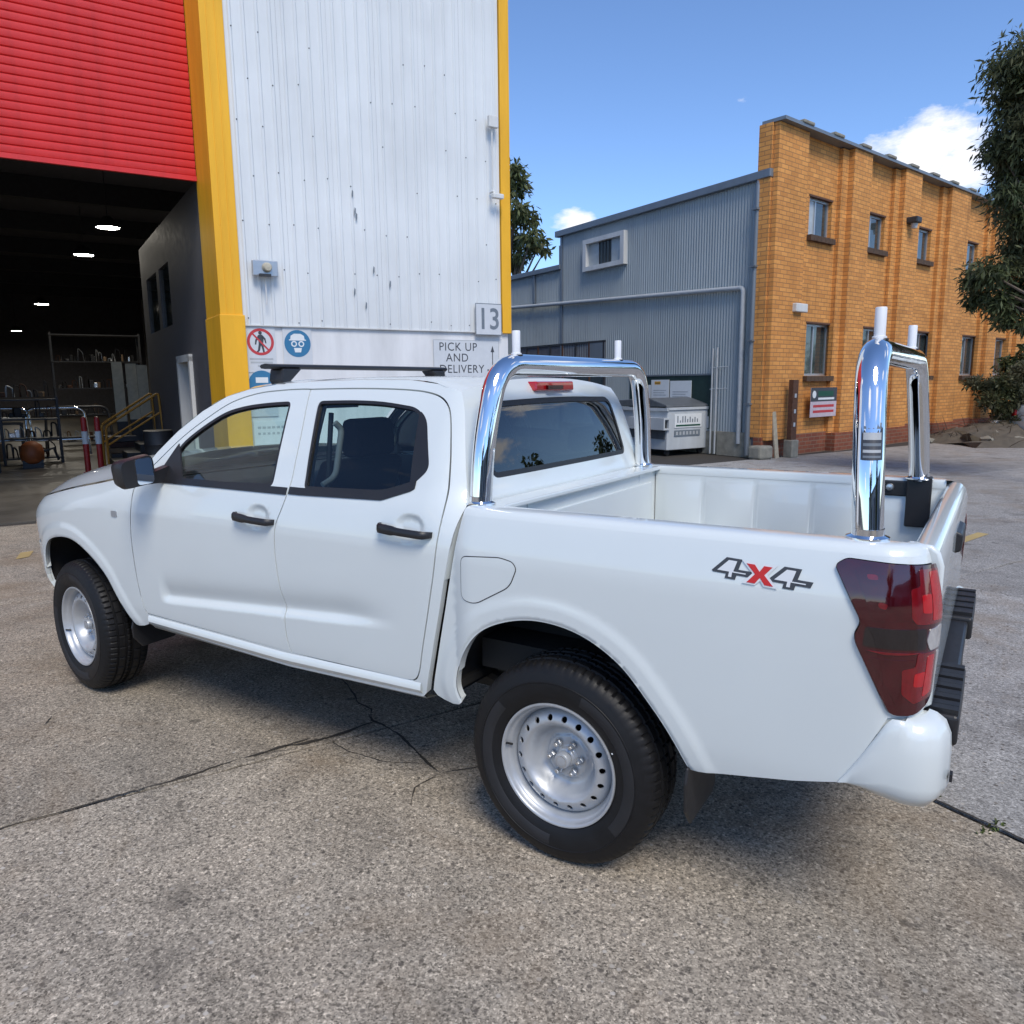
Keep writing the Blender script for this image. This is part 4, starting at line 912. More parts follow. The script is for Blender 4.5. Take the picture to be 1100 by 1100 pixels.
for sg in (1, -1):
    bp_ = MB(); vs = []
    for z, x0, x1 in ((.6,1.22,1.42),(1.28,1.24,1.43),(1.5,1.27,1.45),(1.70,1.30,1.47)):
        yb = float(body_cab(np.array([1.35]), np.array([z]))[0,1])-.04
        vs += [(x0, sg*yb, z), (x1, sg*yb, z), (x1-.03, sg*(yb-.04), z), (x0+.03, sg*(yb-.04), z)]
    bp_.add(vs, [(i*4+j, i*4+(j+1) % 4, (i+1)*4+(j+1) % 4, (i+1)*4+j) for i in range(3) for j in range(4)]); bp_.build('b_pillar_trim', M['headliner'], truck)
    MB().tube(chain([(1.20,sg*.80,1.30),(1.185,sg*.735,1.33),(1.225,sg*.645,1.53),(1.235,sg*.675,1.56)], .04), .014, 8).build('grab_handle', M['headliner'], truck, angle=50)
    MB().tube([(1.29,sg*.64,1.60),(1.27,sg*.68,1.45),(1.24,sg*.74,1.2),(1.22,sg*.75,.8)], .012, 6).build('seat_belt', M['soft_black'], truck)
MB().box(1.86,1.88,-.13,.13,1.60,1.66).build('rear_view_mirror', M['soft_black'], truck)
for y in (-.38,.38): MB().box(1.80,1.97,y-.2,y+.2,1.655,1.67).build('sun_visor', M['headliner'], truck)
# ------------------------------------------------------------------ the yard: site axes a (along the sheds) and b (towards them), origin under the camera
ANG = R(-115.3); AX = Vector((math.cos(ANG), math.sin(ANG), 0)); BX = Vector((-math.sin(ANG), math.cos(ANG), 0)); C0 = Vector((CAM[0], CAM[1], 0))
def S(a, b, z=0.): return C0+AX*a+BX*b+Vector((0, 0, z))
def sroot(name, a, b, z=0., dr=0.): return empty(name, S(a, b, z), ANG+dr)
rng = random.Random(7)
g = mesh('ground', [(-900,-900,-.012),(900,-900,-.012),(900,900,-.012),(-900,900,-.012)], [(0,1,2,3)], M['joint']); tag(g, kind='structure')
AL = [-40,-30,-22,-15,-9.2,-5.4,-1.95,3.02,6.55,10.1,13.9,18,23,30,40,60]; BL = [-40,-28,-18,-11.5,-7.6,-3.9,-.35,3.46,7.3,11.6]
nrs = np.random.RandomState(3)
def rough_edge(p, q, amp, n):
    p = np.array(p); q = np.array(q); t = np.linspace(0, 1, n, endpoint=False); d = q-p; L_ = np.linalg.norm(d); nn = np.array([-d[1], d[0]])/L_
    w = np.cumsum(nrs.randn(n)); w = w-np.linspace(w[0], w[-1], n); w = w/(abs(w).max()+1e-6)*amp+nrs.randn(n)*amp*.25
    return [tuple(p+d*k+nn*e) for k, e in zip(t, w)]
for i in range(len(AL)-1):
    for j in range(len(BL)-1):
        a0, a1, b0, b1 = AL[i]+.006, AL[i+1]-.006, BL[j]+.006, BL[j+1]-.006
        near = -3 < a0 < 12 and -1 < b0 < 9; n = 70 if near else 2; am = .010 if near else 0
        # the joints beyond the middle bay are tighter and partly closed
        P = rough_edge((a0,b0),(a1,b0),am,n)+rough_edge((a1,b0),(a1,b1),am,n)+rough_edge((a1,b1),(a0,b1),am,n)+rough_edge((a0,b1),(a0,b0),am,n)
        k = len(P); Q = inset(P, .006)
        vs = [(p[0], p[1], -.0115) for p in P]+[(p[0], p[1], -.004) for p in P]+[(p[0], p[1], 0) for p in Q]
        fs = [(r*k+m_, r*k+(m_+1) % k, (r+1)*k+(m_+1) % k, (r+1)*k+m_) for r in range(2) for m_ in range(k)]+[tuple(2*k+m_ for m_ in range(k))]
        grey = a0 > 2.9
        o = mesh('concrete_slab', vs, fs, M['grey_concrete'] if grey else M['warm_concrete'], g); o.matrix_world = Matrix.Translation(C0) @ Matrix.Rotation(ANG, 4, 'Z')
# cracks: thin dark fissures with crumbled edges
def fissure(P, w):
    P = resample(np.array(P, float), .02, False); n = len(P); T = np.gradient(P, axis=0); T /= np.linalg.norm(T, axis=1, keepdims=True)
    N_ = np.stack([-T[:,1], T[:,0]], 1); jit = np.cumsum(nrs.randn(n)*.0022); P = P+N_*(jit-np.linspace(0, jit[-1], n))[:,None]
    ww = (w*(.35+.65*abs(np.sin(np.linspace(0, 9, n)+nrs.rand()*6)))*np.minimum(1, np.minimum(np.arange(n), n-1-np.arange(n))/6+.1))[:,None]
    vs = [(*p, .004) for p in P+N_*ww]+[(*p, .004) for p in P-N_*ww]
    return vs, [(i, i+1, n+i+1, n+i) for i in range(n-1)]
ck = MB()
for P, w in (([(1.48,.30),(1.40,.36),(1.31,.37),(1.05,.47),(.76,.60)], .008), ([(1.48,.62),(1.25,.67),(1.05,.66),(.85,.57)], .0025), ([(.76,.60),(.77,.76),(.70,.88)], .004), ([(.76,.60),(.64,.46),(.50,.40)], .004),
             ([(1.58,.80),(1.50,.72),(1.42,.52),(1.37,.34)], .014), ([(1.95,.02),(1.80,.10),(1.72,.14),(1.60,.22),(1.50,.25),(1.42,.33)], .006), ([(1.74,1.28),(1.72,1.19)], .012), ([(2.9,1.2),(2.82,1.28)], .012)):
    ck.add(*fissure(P, w))
for P, w in (([(2.05,2.10),(1.97,1.87),(1.87,1.60),(1.73,1.26),(1.64,.98)], .006), ([(1.64,.98),(1.58,.81),(1.52,.66)], .012), ([(-1.00,-.36),(-1.13,-.29),(-1.28,-.215),(-1.44,-.13),(-1.70,0)], .007)):
    ck.add(*fissure(P, w))
cko = ck.build('ground_cracks', M['joint'], g, fix=False); cko['kind'] = 'stuff'
ln = mesh('faded_line', [(*S(a, b)[:2], .005) for a, b in ((7.9,4.14),(9.0,4.28),(9.0,4.40),(7.9,4.26))], [(3,2,1,0)], M['yellow_line'], g)
mk_ = mesh('faded_mark', [(*S(a, b)[:2], .005) for a, b in ((-.24,9.20),(-.12,9.26),(-.08,9.58),(-.20,9.55))], [(0,1,2,3)], M['yellow_line'], g)

# ------------------------------------------------------------------ corrugated sheet builder: x along the wall, outward is -y
def rib_sheet(name, x0, x1, z0, z1, pitch, prof, mat, parent, y=0., ztop=None):
    xs = []; n = max(1, int(round((x1-x0)/pitch))); p = (x1-x0)/n
    for i in range(n):
        for u, h in prof: xs.append((x0+(i+u)*p, h))
    xs.append((x1, prof[0][1])); vs = [(x, y-h, z0) for x, h in xs]+[(x, y-h, (ztop(x) if ztop else z1)) for x, h in xs]; k = len(xs)
    return mesh(name, vs, [(i, i+1, k+i+1, k+i) for i in range(k-1)], mat, parent)
TRIM = [(0,0),(.34,0),(.43,.020),(.57,.020),(.66,0)]
CORR = [(0,0),(.15,.003),(.35,.022),(.5,.027),(.65,.022),(.85,.003)]

# ------------------------------------------------------------------ warehouse with the open roller door
wh_ = sroot('warehouse', 2.47, 11.75); tag(wh_, 'white ribbed metal warehouse with yellow corner columns and open red roller door', 'building')
# local x = a - 2.47, y = b - 11.75
bw = MB().box(.31,4.86,0,.25,0,2.64).build('base_wall', M['white_render'], wh_)
for i in range(6):
    x0 = .31+i*.7333; rib_sheet('cladding_sheet', x0, x0+.7313, 2.615, 9.5, .2444*.75, TRIM, M['white_sheet'], wh_, y=-.02-.001*(i % 2))
fl_ = MB().box(.31,4.72,-.045,-.012,2.600,2.616); fl_.build('drip_flashing', M['white_frame'], wh_)
MB().box(.31,4.86,.0,.25,2.64,9.5).build('upper_wall', M['interior_dark'], wh_)
col = MB().box(-.0,.315,-.06,.92,2.74,9.5).build('corner_column', M['yellow'], wh_); bevel(col, .006)
for x in (.10,.21): MB().box(x-.008,x+.008,-.068,-.0595,2.74,9.5).build('column_fold', M['yellow'], col)
c2 = MB().box(-.015,.335,-.085,.94,-.01,2.745).build('corner_column', M['yellow'], wh_); bevel(c2, .008); c2['label'] = 'thicker lower part of the yellow door column'
ec = MB().box(4.72,4.90,-.062,.30,2.60,9.5).build('end_trim', M['yellow'], wh_); bevel(ec, .006)
scr = MB()
for z, n0 in ((2.72,0),(3.45,1),(4.05,0),(4.75,1),(5.4,0),(6.0,1),(6.6,0)):
    for i in range(24):
        if (i+n0) % 2 == 0 and rng.random() > .3:
            x = .31+(i+.5)*.18333+rng.uniform(-.012,.012); scr.lathe([(0,-.0475),(.009,-.0465),(.010,-.038)], 8, c=(x, 0, z+.03*(x-2)/2+rng.uniform(-.05,.05)))
so_ = scr.build('screw_heads', M['steel_dark'], wh_); so_['kind'] = 'stuff'
dents = MB()
for x, z in ((2.05,4.55),(2.08,4.30),(2.10,4.22),(2.35,3.45),(2.62,3.25),(2.02,3.1),(2.2,2.9)): dents.prism([(x,z),(x+.02,z+.03),(x+.025,z+.10),(x+.008,z+.12),(x-.004,z+.05)], -.0535, -.051)
dents.build('scuff_marks', M['ink_grey'], wh_)
rd = MB().box(-9.0,-.005,.88,.90,4.76,9.4).build('roller_door', M['interior_dark'], wh_)
rd['label'] = 'red slatted roller door rolled most of the way up'
pr = [(0,0),(.012,-.022),(.050,-.032),(.092,-.030),(.104,-.012),(.108,0)]; k = len(pr)
sv = [(x, y, z) for x in (-9.0,-.01) for z, y in pr]; sf = [(i, i+1, k+i+1, k+i) for i in range(k-1)]; first = None
for i in range(42):
    if first is None: first = mesh('slat', sv, sf, M['red_door'], rd, angle=30); o = first
    else: o = first.copy(); link(o, rd)
    o.location = (0, .879, 4.80+i*.110)
MB().box(-9.0,-.005,.845,.905,4.735,4.80).build('bottom_rail', M['red_door'], rd)
# inside: floor, walls, roof, far end
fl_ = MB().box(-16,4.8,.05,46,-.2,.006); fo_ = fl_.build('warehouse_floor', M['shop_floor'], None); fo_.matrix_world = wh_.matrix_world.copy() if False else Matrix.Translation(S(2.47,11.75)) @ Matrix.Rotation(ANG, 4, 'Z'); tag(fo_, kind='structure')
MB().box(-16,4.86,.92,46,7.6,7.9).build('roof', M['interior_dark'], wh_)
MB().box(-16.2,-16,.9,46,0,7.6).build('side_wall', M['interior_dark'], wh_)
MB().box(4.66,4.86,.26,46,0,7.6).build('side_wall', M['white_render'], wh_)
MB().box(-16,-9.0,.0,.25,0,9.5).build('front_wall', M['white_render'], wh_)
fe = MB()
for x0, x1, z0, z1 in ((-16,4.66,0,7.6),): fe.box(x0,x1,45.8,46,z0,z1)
fe.build('far_wall', M['interior_dark'], wh_)
for i in range(8): MB().box(-16,4.66,4+i*5.2,4.25+i*5.2,7.0,7.6).build('roof_beam', M['steel_dark'], wh_)
# office block along the right of the opening
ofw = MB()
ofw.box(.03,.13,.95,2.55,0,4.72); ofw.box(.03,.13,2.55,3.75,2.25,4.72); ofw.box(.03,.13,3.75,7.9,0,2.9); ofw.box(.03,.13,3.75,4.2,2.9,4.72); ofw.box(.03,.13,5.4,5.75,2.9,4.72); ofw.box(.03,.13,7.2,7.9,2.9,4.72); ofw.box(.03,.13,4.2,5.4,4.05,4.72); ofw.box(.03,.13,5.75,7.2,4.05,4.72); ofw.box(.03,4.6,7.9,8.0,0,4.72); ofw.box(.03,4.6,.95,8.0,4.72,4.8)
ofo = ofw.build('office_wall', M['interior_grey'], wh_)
for y0, y1 in ((4.2,5.4),(5.75,7.2)): MB().box(.07,.09,y0,y1,2.9,4.05).build('office_window', M['pane'], wh_)
df = MB(); df.box(-.03,.16,2.50,2.62,0,2.25); df.box(-.03,.16,3.68,3.80,0,2.25); df.box(-.03,.16,2.50,3.80,2.17,2.29); df.build('door_frame', M['white_frame'], wh_)

# ------------------------------------------------------------------ signs on the white wall
def sign(name, a0, a1, z0, z1, label, cat='sign', mat='sign_plate', off=.012, b=11.75, group=None):
    r_ = sroot(name, (a0+a1)/2, b-off, (z0+z1)/2); tag(r_, label, cat, group); w, h = (a1-a0)/2, (z1-z0)/2
    bevel(MB().box(-w,w,-.004,.006,-h,h).build('plate', M[mat], r_), .002, 1); return r_, w, h
FRONT = (math.pi/2, 0, 0)
def border(r_, w, h, t, mat, y=-.0045):
    m = MB()
    for x0, x1, z0, z1 in ((-w,w,h-t,h),(-w,w,-h,-h+t),(-w,-w+t,-h+t,h-t),(w-t,w,-h+t,h-t)): m.box(x0,x1,y-.001,y+.0005,z0,z1)
    m.build('border', mat, r_)
def disc(r_, cx, cz, rad, mat, y, name='disc', ri=0., n=40):
    m = MB(); vs = [];
    for i in range(n):
        t = 2*math.pi*i/n; vs += [(cx+rad*math.cos(t), y, cz+rad*math.sin(t)), (cx+ri*math.cos(t), y, cz+ri*math.sin(t))]
    m.add(vs, [(2*i, 2*((i+1) % n), 2*((i+1) % n)+1, 2*i+1) for i in range(n)] if ri else [tuple(2*i for i in range(n))]); return m.build(name, mat, r_, fix=False)
def flat(r_, poly, mat, y, name='mark'): return mesh(name, [(x, y, z) for x, z in poly], [tuple(range(len(poly)))], mat, r_)
s1, w, h = sign('prohibition_sign', 2.80, 3.24, 1.93, 2.62, 'white sign with red ring and barred walking figure')
disc(s1, 0, .10, .195, M['sign_red'], -.0065, 'red_ring', .155)
disc(s1, 0, .275-.045, .026, M['ink'], -.0060, 'figure_head')
for P in ([(-.03,.20),(.03,.205),(.045,.12),(.035,.06),(-.03,.06)], [(-.03,.195),(-.075,.13),(-.085,.06),(-.065,.06),(-.05,.12),(-.02,.15)], [(.03,.20),(.075,.15),(.085,.08),(.068,.08),(.055,.13),(.02,.16)],
          [(-.03,.065),(-.045,-.02),(-.085,-.06),(-.07,-.075),(-.015,-.025),(.005,.06)], [(.0,.065),(.035,.065),(.05,-.02),(.06,-.085),(.035,-.085),(.02,-.01)]): flat(s1, P, M['ink'], -.0060, 'figure')
flat(s1, [(-.135,.225),(-.12,.245),(.135,-.025),(.12,-.045)], M['sign_red'], -.0068, 'red_bar')
for i, w_ in enumerate((.17,.16,.06)): flat(s1, [(-w_,-.16-i*.05),(w_,-.16-i*.05),(w_,-.135-i*.05),(-w_,-.135-i*.05)], M['pale_pipe'], -.0060, 'small_print')
def ppe(a0, a1, z0, z1, cz, label, goggles=True):
    r_, w, h = sign('safety_sign', a0, a1, z0, z1, label)
    disc(r_, 0, cz, .20, M['sign_blue'], -.0065, 'blue_disc')
    if goggles:
        flat(r_, [(-.11,cz+.06),(-.10,cz+.115),(-.05,cz+.145),(.05,cz+.145),(.10,cz+.115),(.11,cz+.06)], M['paper'], -.0075, 'helmet')
        flat(r_, [(-.13,cz+.045),(.13,cz+.045),(.13,cz+.06),(-.13,cz+.06)], M['paper'], -.0076, 'brim')
        for x in (-.055,.055): disc(r_, x, cz-.005, .045, M['paper'], -.0075, 'goggle', .0, 20)
        flat(r_, [(-.06,-.065+cz),(.06,-.065+cz),(.045,-.13+cz),(-.045,-.13+cz)], M['paper'], -.0075, 'respirator')
        for x in (-.055,.055): disc(r_, x, cz-.005, .026, M['sign_blue'], -.0085, 'goggle_lens', .0, 16)
    else: flat(r_, [(-.09,cz+.02),(-.09,cz+.10),(.09,cz+.10),(.09,cz+.02)], M['paper'], -.0075, 'glasses')
    return r_
ppe(3.35,3.79,2.02,2.62,.04,'white sign with blue disc showing a masked head in goggles')
ppe(2.79,3.22,1.28,1.92,.16,'white sign with blue disc low beside the yellow column', False)
s13, w, h = sign('number_sign', 6.63, 7.15, 2.56, 3.09, 'square metal plate with the number 13', off=.085)
border(s13, w, h, .012, M['ink_grey']); lettering('13', .50, M['ink_grey'], s13, (0,-.0062,-.01), FRONT, sx=.92, bold=.006)
sp_, w, h = sign('delivery_sign', 5.85, 7.13, 1.80, 2.47, 'pale sign reading PICK UP AND DELIVERY with an arrow')
border(sp_, w, h, .008, M['pale_pipe'])
for t_, x, z in (('PICK UP',-.17,.215),('AND',-.19,.035),('DELIVERY',-.10,-.155)): lettering(t_, .195, M['ink'], sp_, (x,-.0062,z), FRONT, sx=.98, spacing=1.08)
flat(sp_, [(.50,-.10),(.515,-.10),(.515,.14),(.545,.14),(.5075,.25),(.47,.14),(.50,.14)], M['ink'], -.0062, 'arrow')
lettering('13', .10, M['ink'], sp_, (.50,-.0062,-.22), FRONT) if False else flat(sp_, [(.40,-.155),(.48,-.155),(.48,-.185),(.40,-.185)], M['ink'], -.0062, 'dash')
low = sroot('notice_board', 2.62+.5, 11.738, 1.05); tag(low, 'white notice with lines of print, seen through the front door window', 'sign')
bevel(MB().box(-.28,.34,-.004,.006,-.28,.16).build('plate', M['paper'], low), .002, 1)
for i in range(2):
    for k_ in range(7): flat(low, [(-.22+k_*.07,.05-.09*i),(-.17+k_*.07-.01*((k_*3+i) % 3),.05-.09*i),(-.17+k_*.07-.01*((k_*3+i) % 3),.085-.09*i),(-.22+k_*.07,.085-.09*i)], M['pale_pipe'], -.0062, 'small_print')
fld = sroot('flood_light', 3.12, 11.69, 3.40); tag(fld, 'grey box floodlight on the white ribbed wall', 'light')
bevel(MB().box(-.18,.18,-.10,-.028,-.10,.12).build('housing', M['alu'], fld), .01); MB().lathe([(0,-.17),(.05,-.165),(.065,-.14),(.07,-.10)], 20, c=(.02,0,.02)).build('lamp_cover', M['cream'], fld, angle=40); MB().box(-.10,.06,-.16,-.10,-.11,-.075).build('bracket', M['steel_dark'], fld)
MB().tube([(0,-.06,-.10),(.0,-.06,-.5)], .010, 6).build('conduit', M['white_frame'], fld)
cm = sroot('security_camera', 6.98, 11.66, 4.85); tag(cm, 'small white security camera high on the wall end', 'camera')
MB().tube([(0,.04,.06),(0,-.08,.06),(0,-.10,.02)], .018, 8).build('arm', M['white_frame'], cm); bevel(MB().box(-.05,.16,-.15,-.06,-.06,.02).build('body', M['white_frame'], cm), .015); MB().lathe([(0,.002),(.03,.0)], 16, axis='x', c=(.162,-.105,-.02)).build('lens', M['soft_black'], cm)
jb = sroot('junction_box', 6.98, 11.66, 6.0); tag(jb, 'small white junction box at the top of the wall end', 'box'); bevel(MB().box(-.08,.10,-.10,-.03,-.09,.09).build('box', M['white_frame'], jb), .01); MB().tube([(0,-.04,-.09),(0,-.04,-1.05)], .012, 6).build('cable', M['white_frame'], jb)
#wp = sroot('short_white_post', 7.62, 11.9, 0); tag(wp, 'white pipe standing beside the yellow end trim', 'post'); MB().tube([(0,0,0),(0,0,2.62)], .065, 14).build('pipe', M['white_frame'], wp, angle=40)

# ------------------------------------------------------------------ grey shed: its wall is the plane a = 14
gs = sroot('grey_shed', 14.0, 11.85, 0, R(90)); tag(gs, 'blue grey corrugated shed with gutter pipe beside the brick building', 'building')
# local x = b - 11.85, local -y = +a ... so the outward side (towards -a) is +y: build with y mirrored
def gsheet(x0, x1, z0, z1, y=0.):
    o = rib_sheet('cladding_sheet', x0, x1, z0, z1, .085, CORR, M['grey_sheet'], gs, y=0.); o.scale.y = -1; o.location.y = y; return o
NB = 8
for i in range(NB):
    w_ = 7.45/NB; x0 = .05+i*w_
    holes = None
    gsheet(x0, x0+w_-.002, .55 if i > 1 else .55, 6.05, -.001*(i % 2))
for i in range(12): gsheet(7.55+i*.93, 7.55+(i+1)*.93-.002, .3, 5.15, -.03-.001*(i % 2))
MB().box(.03,.98,-.25,-.002,0,6.05).build('wall_core', M['interior_dark'], gs); MB().box(1.0,7.52,-6,-.002,0,6.05).build('wall_core', M['interior_dark'], gs); MB().box(7.52,19,-6,-.035,0,5.1).build('wall_core', M['interior_dark'], gs)
bevel(MB().box(-.22,7.68,-.05,.13,6.03,6.20).build('gutter', M['grey_trim'], gs), .012); bevel(MB().box(7.5,19,-.08,.09,5.10,5.24).build('gutter', M['grey_trim'], gs), .01)
MB().box(-.2,.99,-.3,-.05,6.06,6.19).build('roof_edge', M['grey_trim'], gs); MB().box(1.0,7.65,-6,-.05,6.06,6.19).build('roof', M['grey_trim'], gs)
for x in (7.47,8.95): bevel(MB().box(x-.05,x+.05,-.02,.045,4.25 if x > 8 else .3,6.03 if x < 8 else 5.1).build('corner_flashing', M['grey_trim'], gs), .008)
pt = chain([(10.8,.09,4.24),(1.1,.09,3.83),(.42,.09,3.80),(.40,.09,.30)], .10, 6); MB().tube(pt, .055, 12).build('stormwater_pipe', M['pale_pipe'], gs, angle=40)
MB().tube(chain([(.10,.06,6.05),(.10,.10,5.85),(.10,.14,1.0),(.10,.14,.05)], .1, 4), .06, 12).build('downpipe', M['grey_trim'], gs, angle=40)
for z in (1.2,2.6,4.2,5.4): MB().box(.02,.18,.05,.21,z,z+.04).build('pipe_clip', M['grey_trim'], gs)
# deep framed window
wf = MB(); X0, X1, Z0, Z1 = 4.50, 6.25, 4.88, 5.70
for x0, x1, z0, z1 in ((X0-.02,X1+.02,Z1-.10,Z1+.02),(X0-.02,X1+.02,Z0-.02,Z0+.10),(X0-.02,X0+.13,Z0+.1,Z1-.1),(X1-.13,X1+.02,Z0+.1,Z1-.1)): wf.box(x0,x1,.0,.16,z0,z1)
wfo = wf.build('window_frame', M['white_frame'], gs); MB().box(X0+.1,X1-.1,.018,.030,Z0+.08,Z1-.08).build('window_back', M['interior_dark'], wfo)
for x0, x1, m_ in ((X0+.13,X0+.62,'blind'),(X0+.66,X1-.62,'pane'),(X1-.58,X1-.13,'blind')): MB().box(x0,x1,.03,.045,Z0+.1,Z1-.1).build('pane', M[m_], wfo)
for i in range(4): MB().box(X0+.70+i*.14,X0+.715+i*.14,.045,.06,Z0+.1,Z1-.1).build('security_bar', M['steel_dark'], wfo)
# lower opening with louvre frames
lo = MB().box(5.37,10.1,.0,.022,1.6,2.92).build('louvre_window', M['interior_dark'], gs)
for i in range(7): MB().box(5.40+i*.66,5.46+i*.66,.02,.05,1.6,2.92).build('mullion', M['rust'] if i % 2 else M['steel_dark'], lo)
for z in (2.35,2.86): MB().box(5.37,10.1,.02,.05,z,z+.06).build('transom', M['steel_dark'], lo)
for i in range(6): MB().box(5.47+i*.66,6.04+i*.66,.022,.03,1.62,2.34).build('pane', M['pane'], lo)
MB().box(5.37,6.06,.022,.045,2.42,2.86).build('grey_shutter', M['grey_trim'], lo)
gb = MB().box(1.32,4.3,.018,.034,.60,1.90).build('green_board', M['green_dark'], gs); MB().box(1.30,4.32,.018,.05,1.88,1.92).build('board_rail', M['grey_trim'], gs)
for x0, x1, z0, z1, tt in ((3.45,4.10,1.16,1.66,0),(2.76,3.42,1.27,1.79,1),(1.98,2.72,1.23,1.76,0)):
    r_ = sroot('paper_notice', 14.0-.05, 11.85+(x0+x1)/2, (z0+z1)/2, R(-90)); tag(r_, ('white board with small print at the left above the bin','white board with a yellow stripe above the bin','plain white board at the right above the bin')[(0,1,2)[[3.45,2.76,1.98].index(x0)]], 'sign', 'notices above the waste bin')
    w_, h_ = (x1-x0)/2, (z1-z0)/2; MB().box(-w_,w_,-.006,.006,-h_,h_).build('board', M['paper'], r_)
    if tt: flat(r_, [(-.20,.14),(.02,.14),(.02,.22),(-.20,.22)], M['yellow'], -.008, 'stripe'); flat(r_, [(-.18,.165),(0,.165),(0,.19),(-.18,.19)], M['ink'], -.009, 'stripe_text')
    for i in range(3): flat(r_, [(-w_*.75,-.02-i*.06),(w_*(.7-.2*(i % 2)),-.02-i*.06),(w_*(.7-.2*(i % 2)),.0-i*.06),(-w_*.75,.0-i*.06)], M['pale_pipe'], -.008, 'small_print')
MB().box(.05,1.05,.0,.10,0,.56).build('block_footing', M['block'], gs); MB().box(.0,7.5,.0,.06,0,.55).build('footing', M['block'], gs)
for x, z1 in ((1.10,2.52),(1.24,2.50)): MB().tube([(x,.12,.02),(x,.12,z1)], .022, 8).build('standpipe', M['pale_pipe'], gs, angle=40)
for z in (1.55,2.05): MB().tube([(1.30,.12,z),(.78,.12,z+.02)], .012, 6).build('pipe_arm', M['pale_pipe'], gs)

# ------------------------------------------------------------------ brick building: facade turned a little from the sheds
bb = sroot('brick_building', 14.33, 11.72, 0, R(8.2)); tag(bb, 'two storey orange brick building with stepped piers and small windows', 'building')
UP = [(1.26,2.29),(4.01,5.07),(6.93,7.99),(10.48,11.55),(13.4,14.45)]; LO = [(1.40,2.58),(4.25,5.42),(7.42,8.60),(10.91,12.10),(13.67,14.8)]
holes = [[(a,5.03),(b,5.03),(b,5.88),(a,5.88)] for a, b in UP]+[[(a,1.84),(b,1.84),(b,3.06),(a,3.06)] for a, b in LO]
def flatmap(u, z): return np.stack([u, 0*u, z], -1)
panel('wall', [(-.40,.47),(22,.47),(22,7.12),(-.40,7.12)], flatmap, M['orange_brick'], bb, holes=holes, step=.9, flange=.16, flip=True)
MB().box(2.0,22,.2,.5,0,7.0).build('wall_core', M['interior_dark'], bb); MB().box(2.0,22,.5,9,0,6.1).build('wall_core', M['interior_dark'], bb); MB().box(-.38,2.0,.17,.30,0,7.0).build('wall_core', M['interior_dark'], bb)
MB().box(-.42,-.38,-.02,.30,.47,7.12).build('side_wall', M['orange_brick'], bb)
plh = MB().box(-.42,22,-.05,.15,-.1,.47).build('plinth', M['red_brick'], bb)
for x0, x1, d in ((-.36,.85,.16),(2.80,3.70,.24),(5.60,6.60,.24),(8.65,10.05,.24),(12.3,13.1,.24),(15.1,16.1,.24)):
    t_ = MB(); t_.box(x0,x1,-d,.02,.40,7.12); MB
    po = t_.build('pier', M['orange_brick'], bb); bevel(po, .012, 2)
    if x0 > 0:
        for a, b in ((x0-.30,x0),(x1,x1+.30)): bevel(MB().box(a,b,-d*.45,.02,.43,7.10).build('pier_step', M['orange_brick'], bb), .01, 2)
        MB().box(x0-.3,x1+.3,-d-.05,.15,-.1,.44).build('pier_plinth', M['red_brick'], bb)
cp = MB().box(-.40,22,-.30,.25,7.12,7.19).build('coping', M['grey_trim'], bb)
for i in range(14): bevel(MB().box(.3+i*1.35,.75+i*1.35,-.33,.22,7.185,7.255).build('coping_tile', M['block'], bb), .02)
for i, (a, b, z0, z1) in enumerate([(a, b, 5.03, 5.88) for a, b in UP]+[(a, b, 1.84, 3.06) for a, b in LO]):
    wf = MB(); t = .055
    for x0, x1, q0, q1 in ((a,b,z1-t,z1),(a,b,z0,z0+t),(a,a+t,z0+t,z1-t),(b-t,b,z0+t,z1-t),(a+(b-a)*.42-.025,a+(b-a)*.42+.025,z0+t,z1-t)): wf.box(x0,x1,.09,.14,q0,q1)
    wo = wf.build('window', M['alu'], bb)
    mid = a+(b-a)*.42
    MB().box(a+t,mid-.025,.115,.125,z0+t,z1-t).build('pane', M['blind'] if i < 5 else M['pane'], wo); MB().box(mid+.025,b-t,.118,.128,z0+t,z1-t).build('pane', M['pane'], wo)
    for q in range(7): MB().box(a-.06+q*(b-a+.12)/7+.004,a-.06+(q+1)*(b-a+.12)/7-.004,-.11,.09,z0-.13+.004*(q % 2),z0-.005).build('sill_brick', M['sill_brick'], wo)
    MB().box(a-.03,b+.03,-.012,.09,z1-.002,z1+.035).build('lintel', M['rust'], wo)
al = sroot('alarm_box', 14.2+.86*.99, 11.7+.86*.1426-.10, 3.35, R(8.2)); tag(al, 'small white box high on the brick corner pier', 'box'); bevel(MB().box(-.25,.25,-.16,-.0,-.09,.10).build('housing', M['white_frame'], al), .02)
lp = sroot('wall_lamp', 14.2+6.1*.99, 11.7+6.1*.1426-.10, 5.80, R(8.2)); tag(lp, 'dark wall lamp between the upper brick windows', 'light')
bevel(MB().box(-.18,.12,-.42,-.10,-.02,.14).build('hood', M['steel_dark'], lp), .03); MB().lathe([(0,-.16),(.07,-.14),(.09,-.02)], 14, axis='z', c=(-.02,-.28,0)).build('glass', M['pale_pipe'], lp, angle=40); MB().tube([(0,-.05,.06),(0,-.04,.9),(.02,-.04,1.3)], .02, 6).build('cable', M['steel_dark'], lp)
bs_, w, h = sign('brick_sign', 14.2+1.55, 14.2+2.80, .86, 1.56, 'small board, black and green above pink, under the brick window', mat='pink_board', off=.19, b=11.7+2.18*.1426); bs_.rotation_euler[2] = ANG+R(8.2)
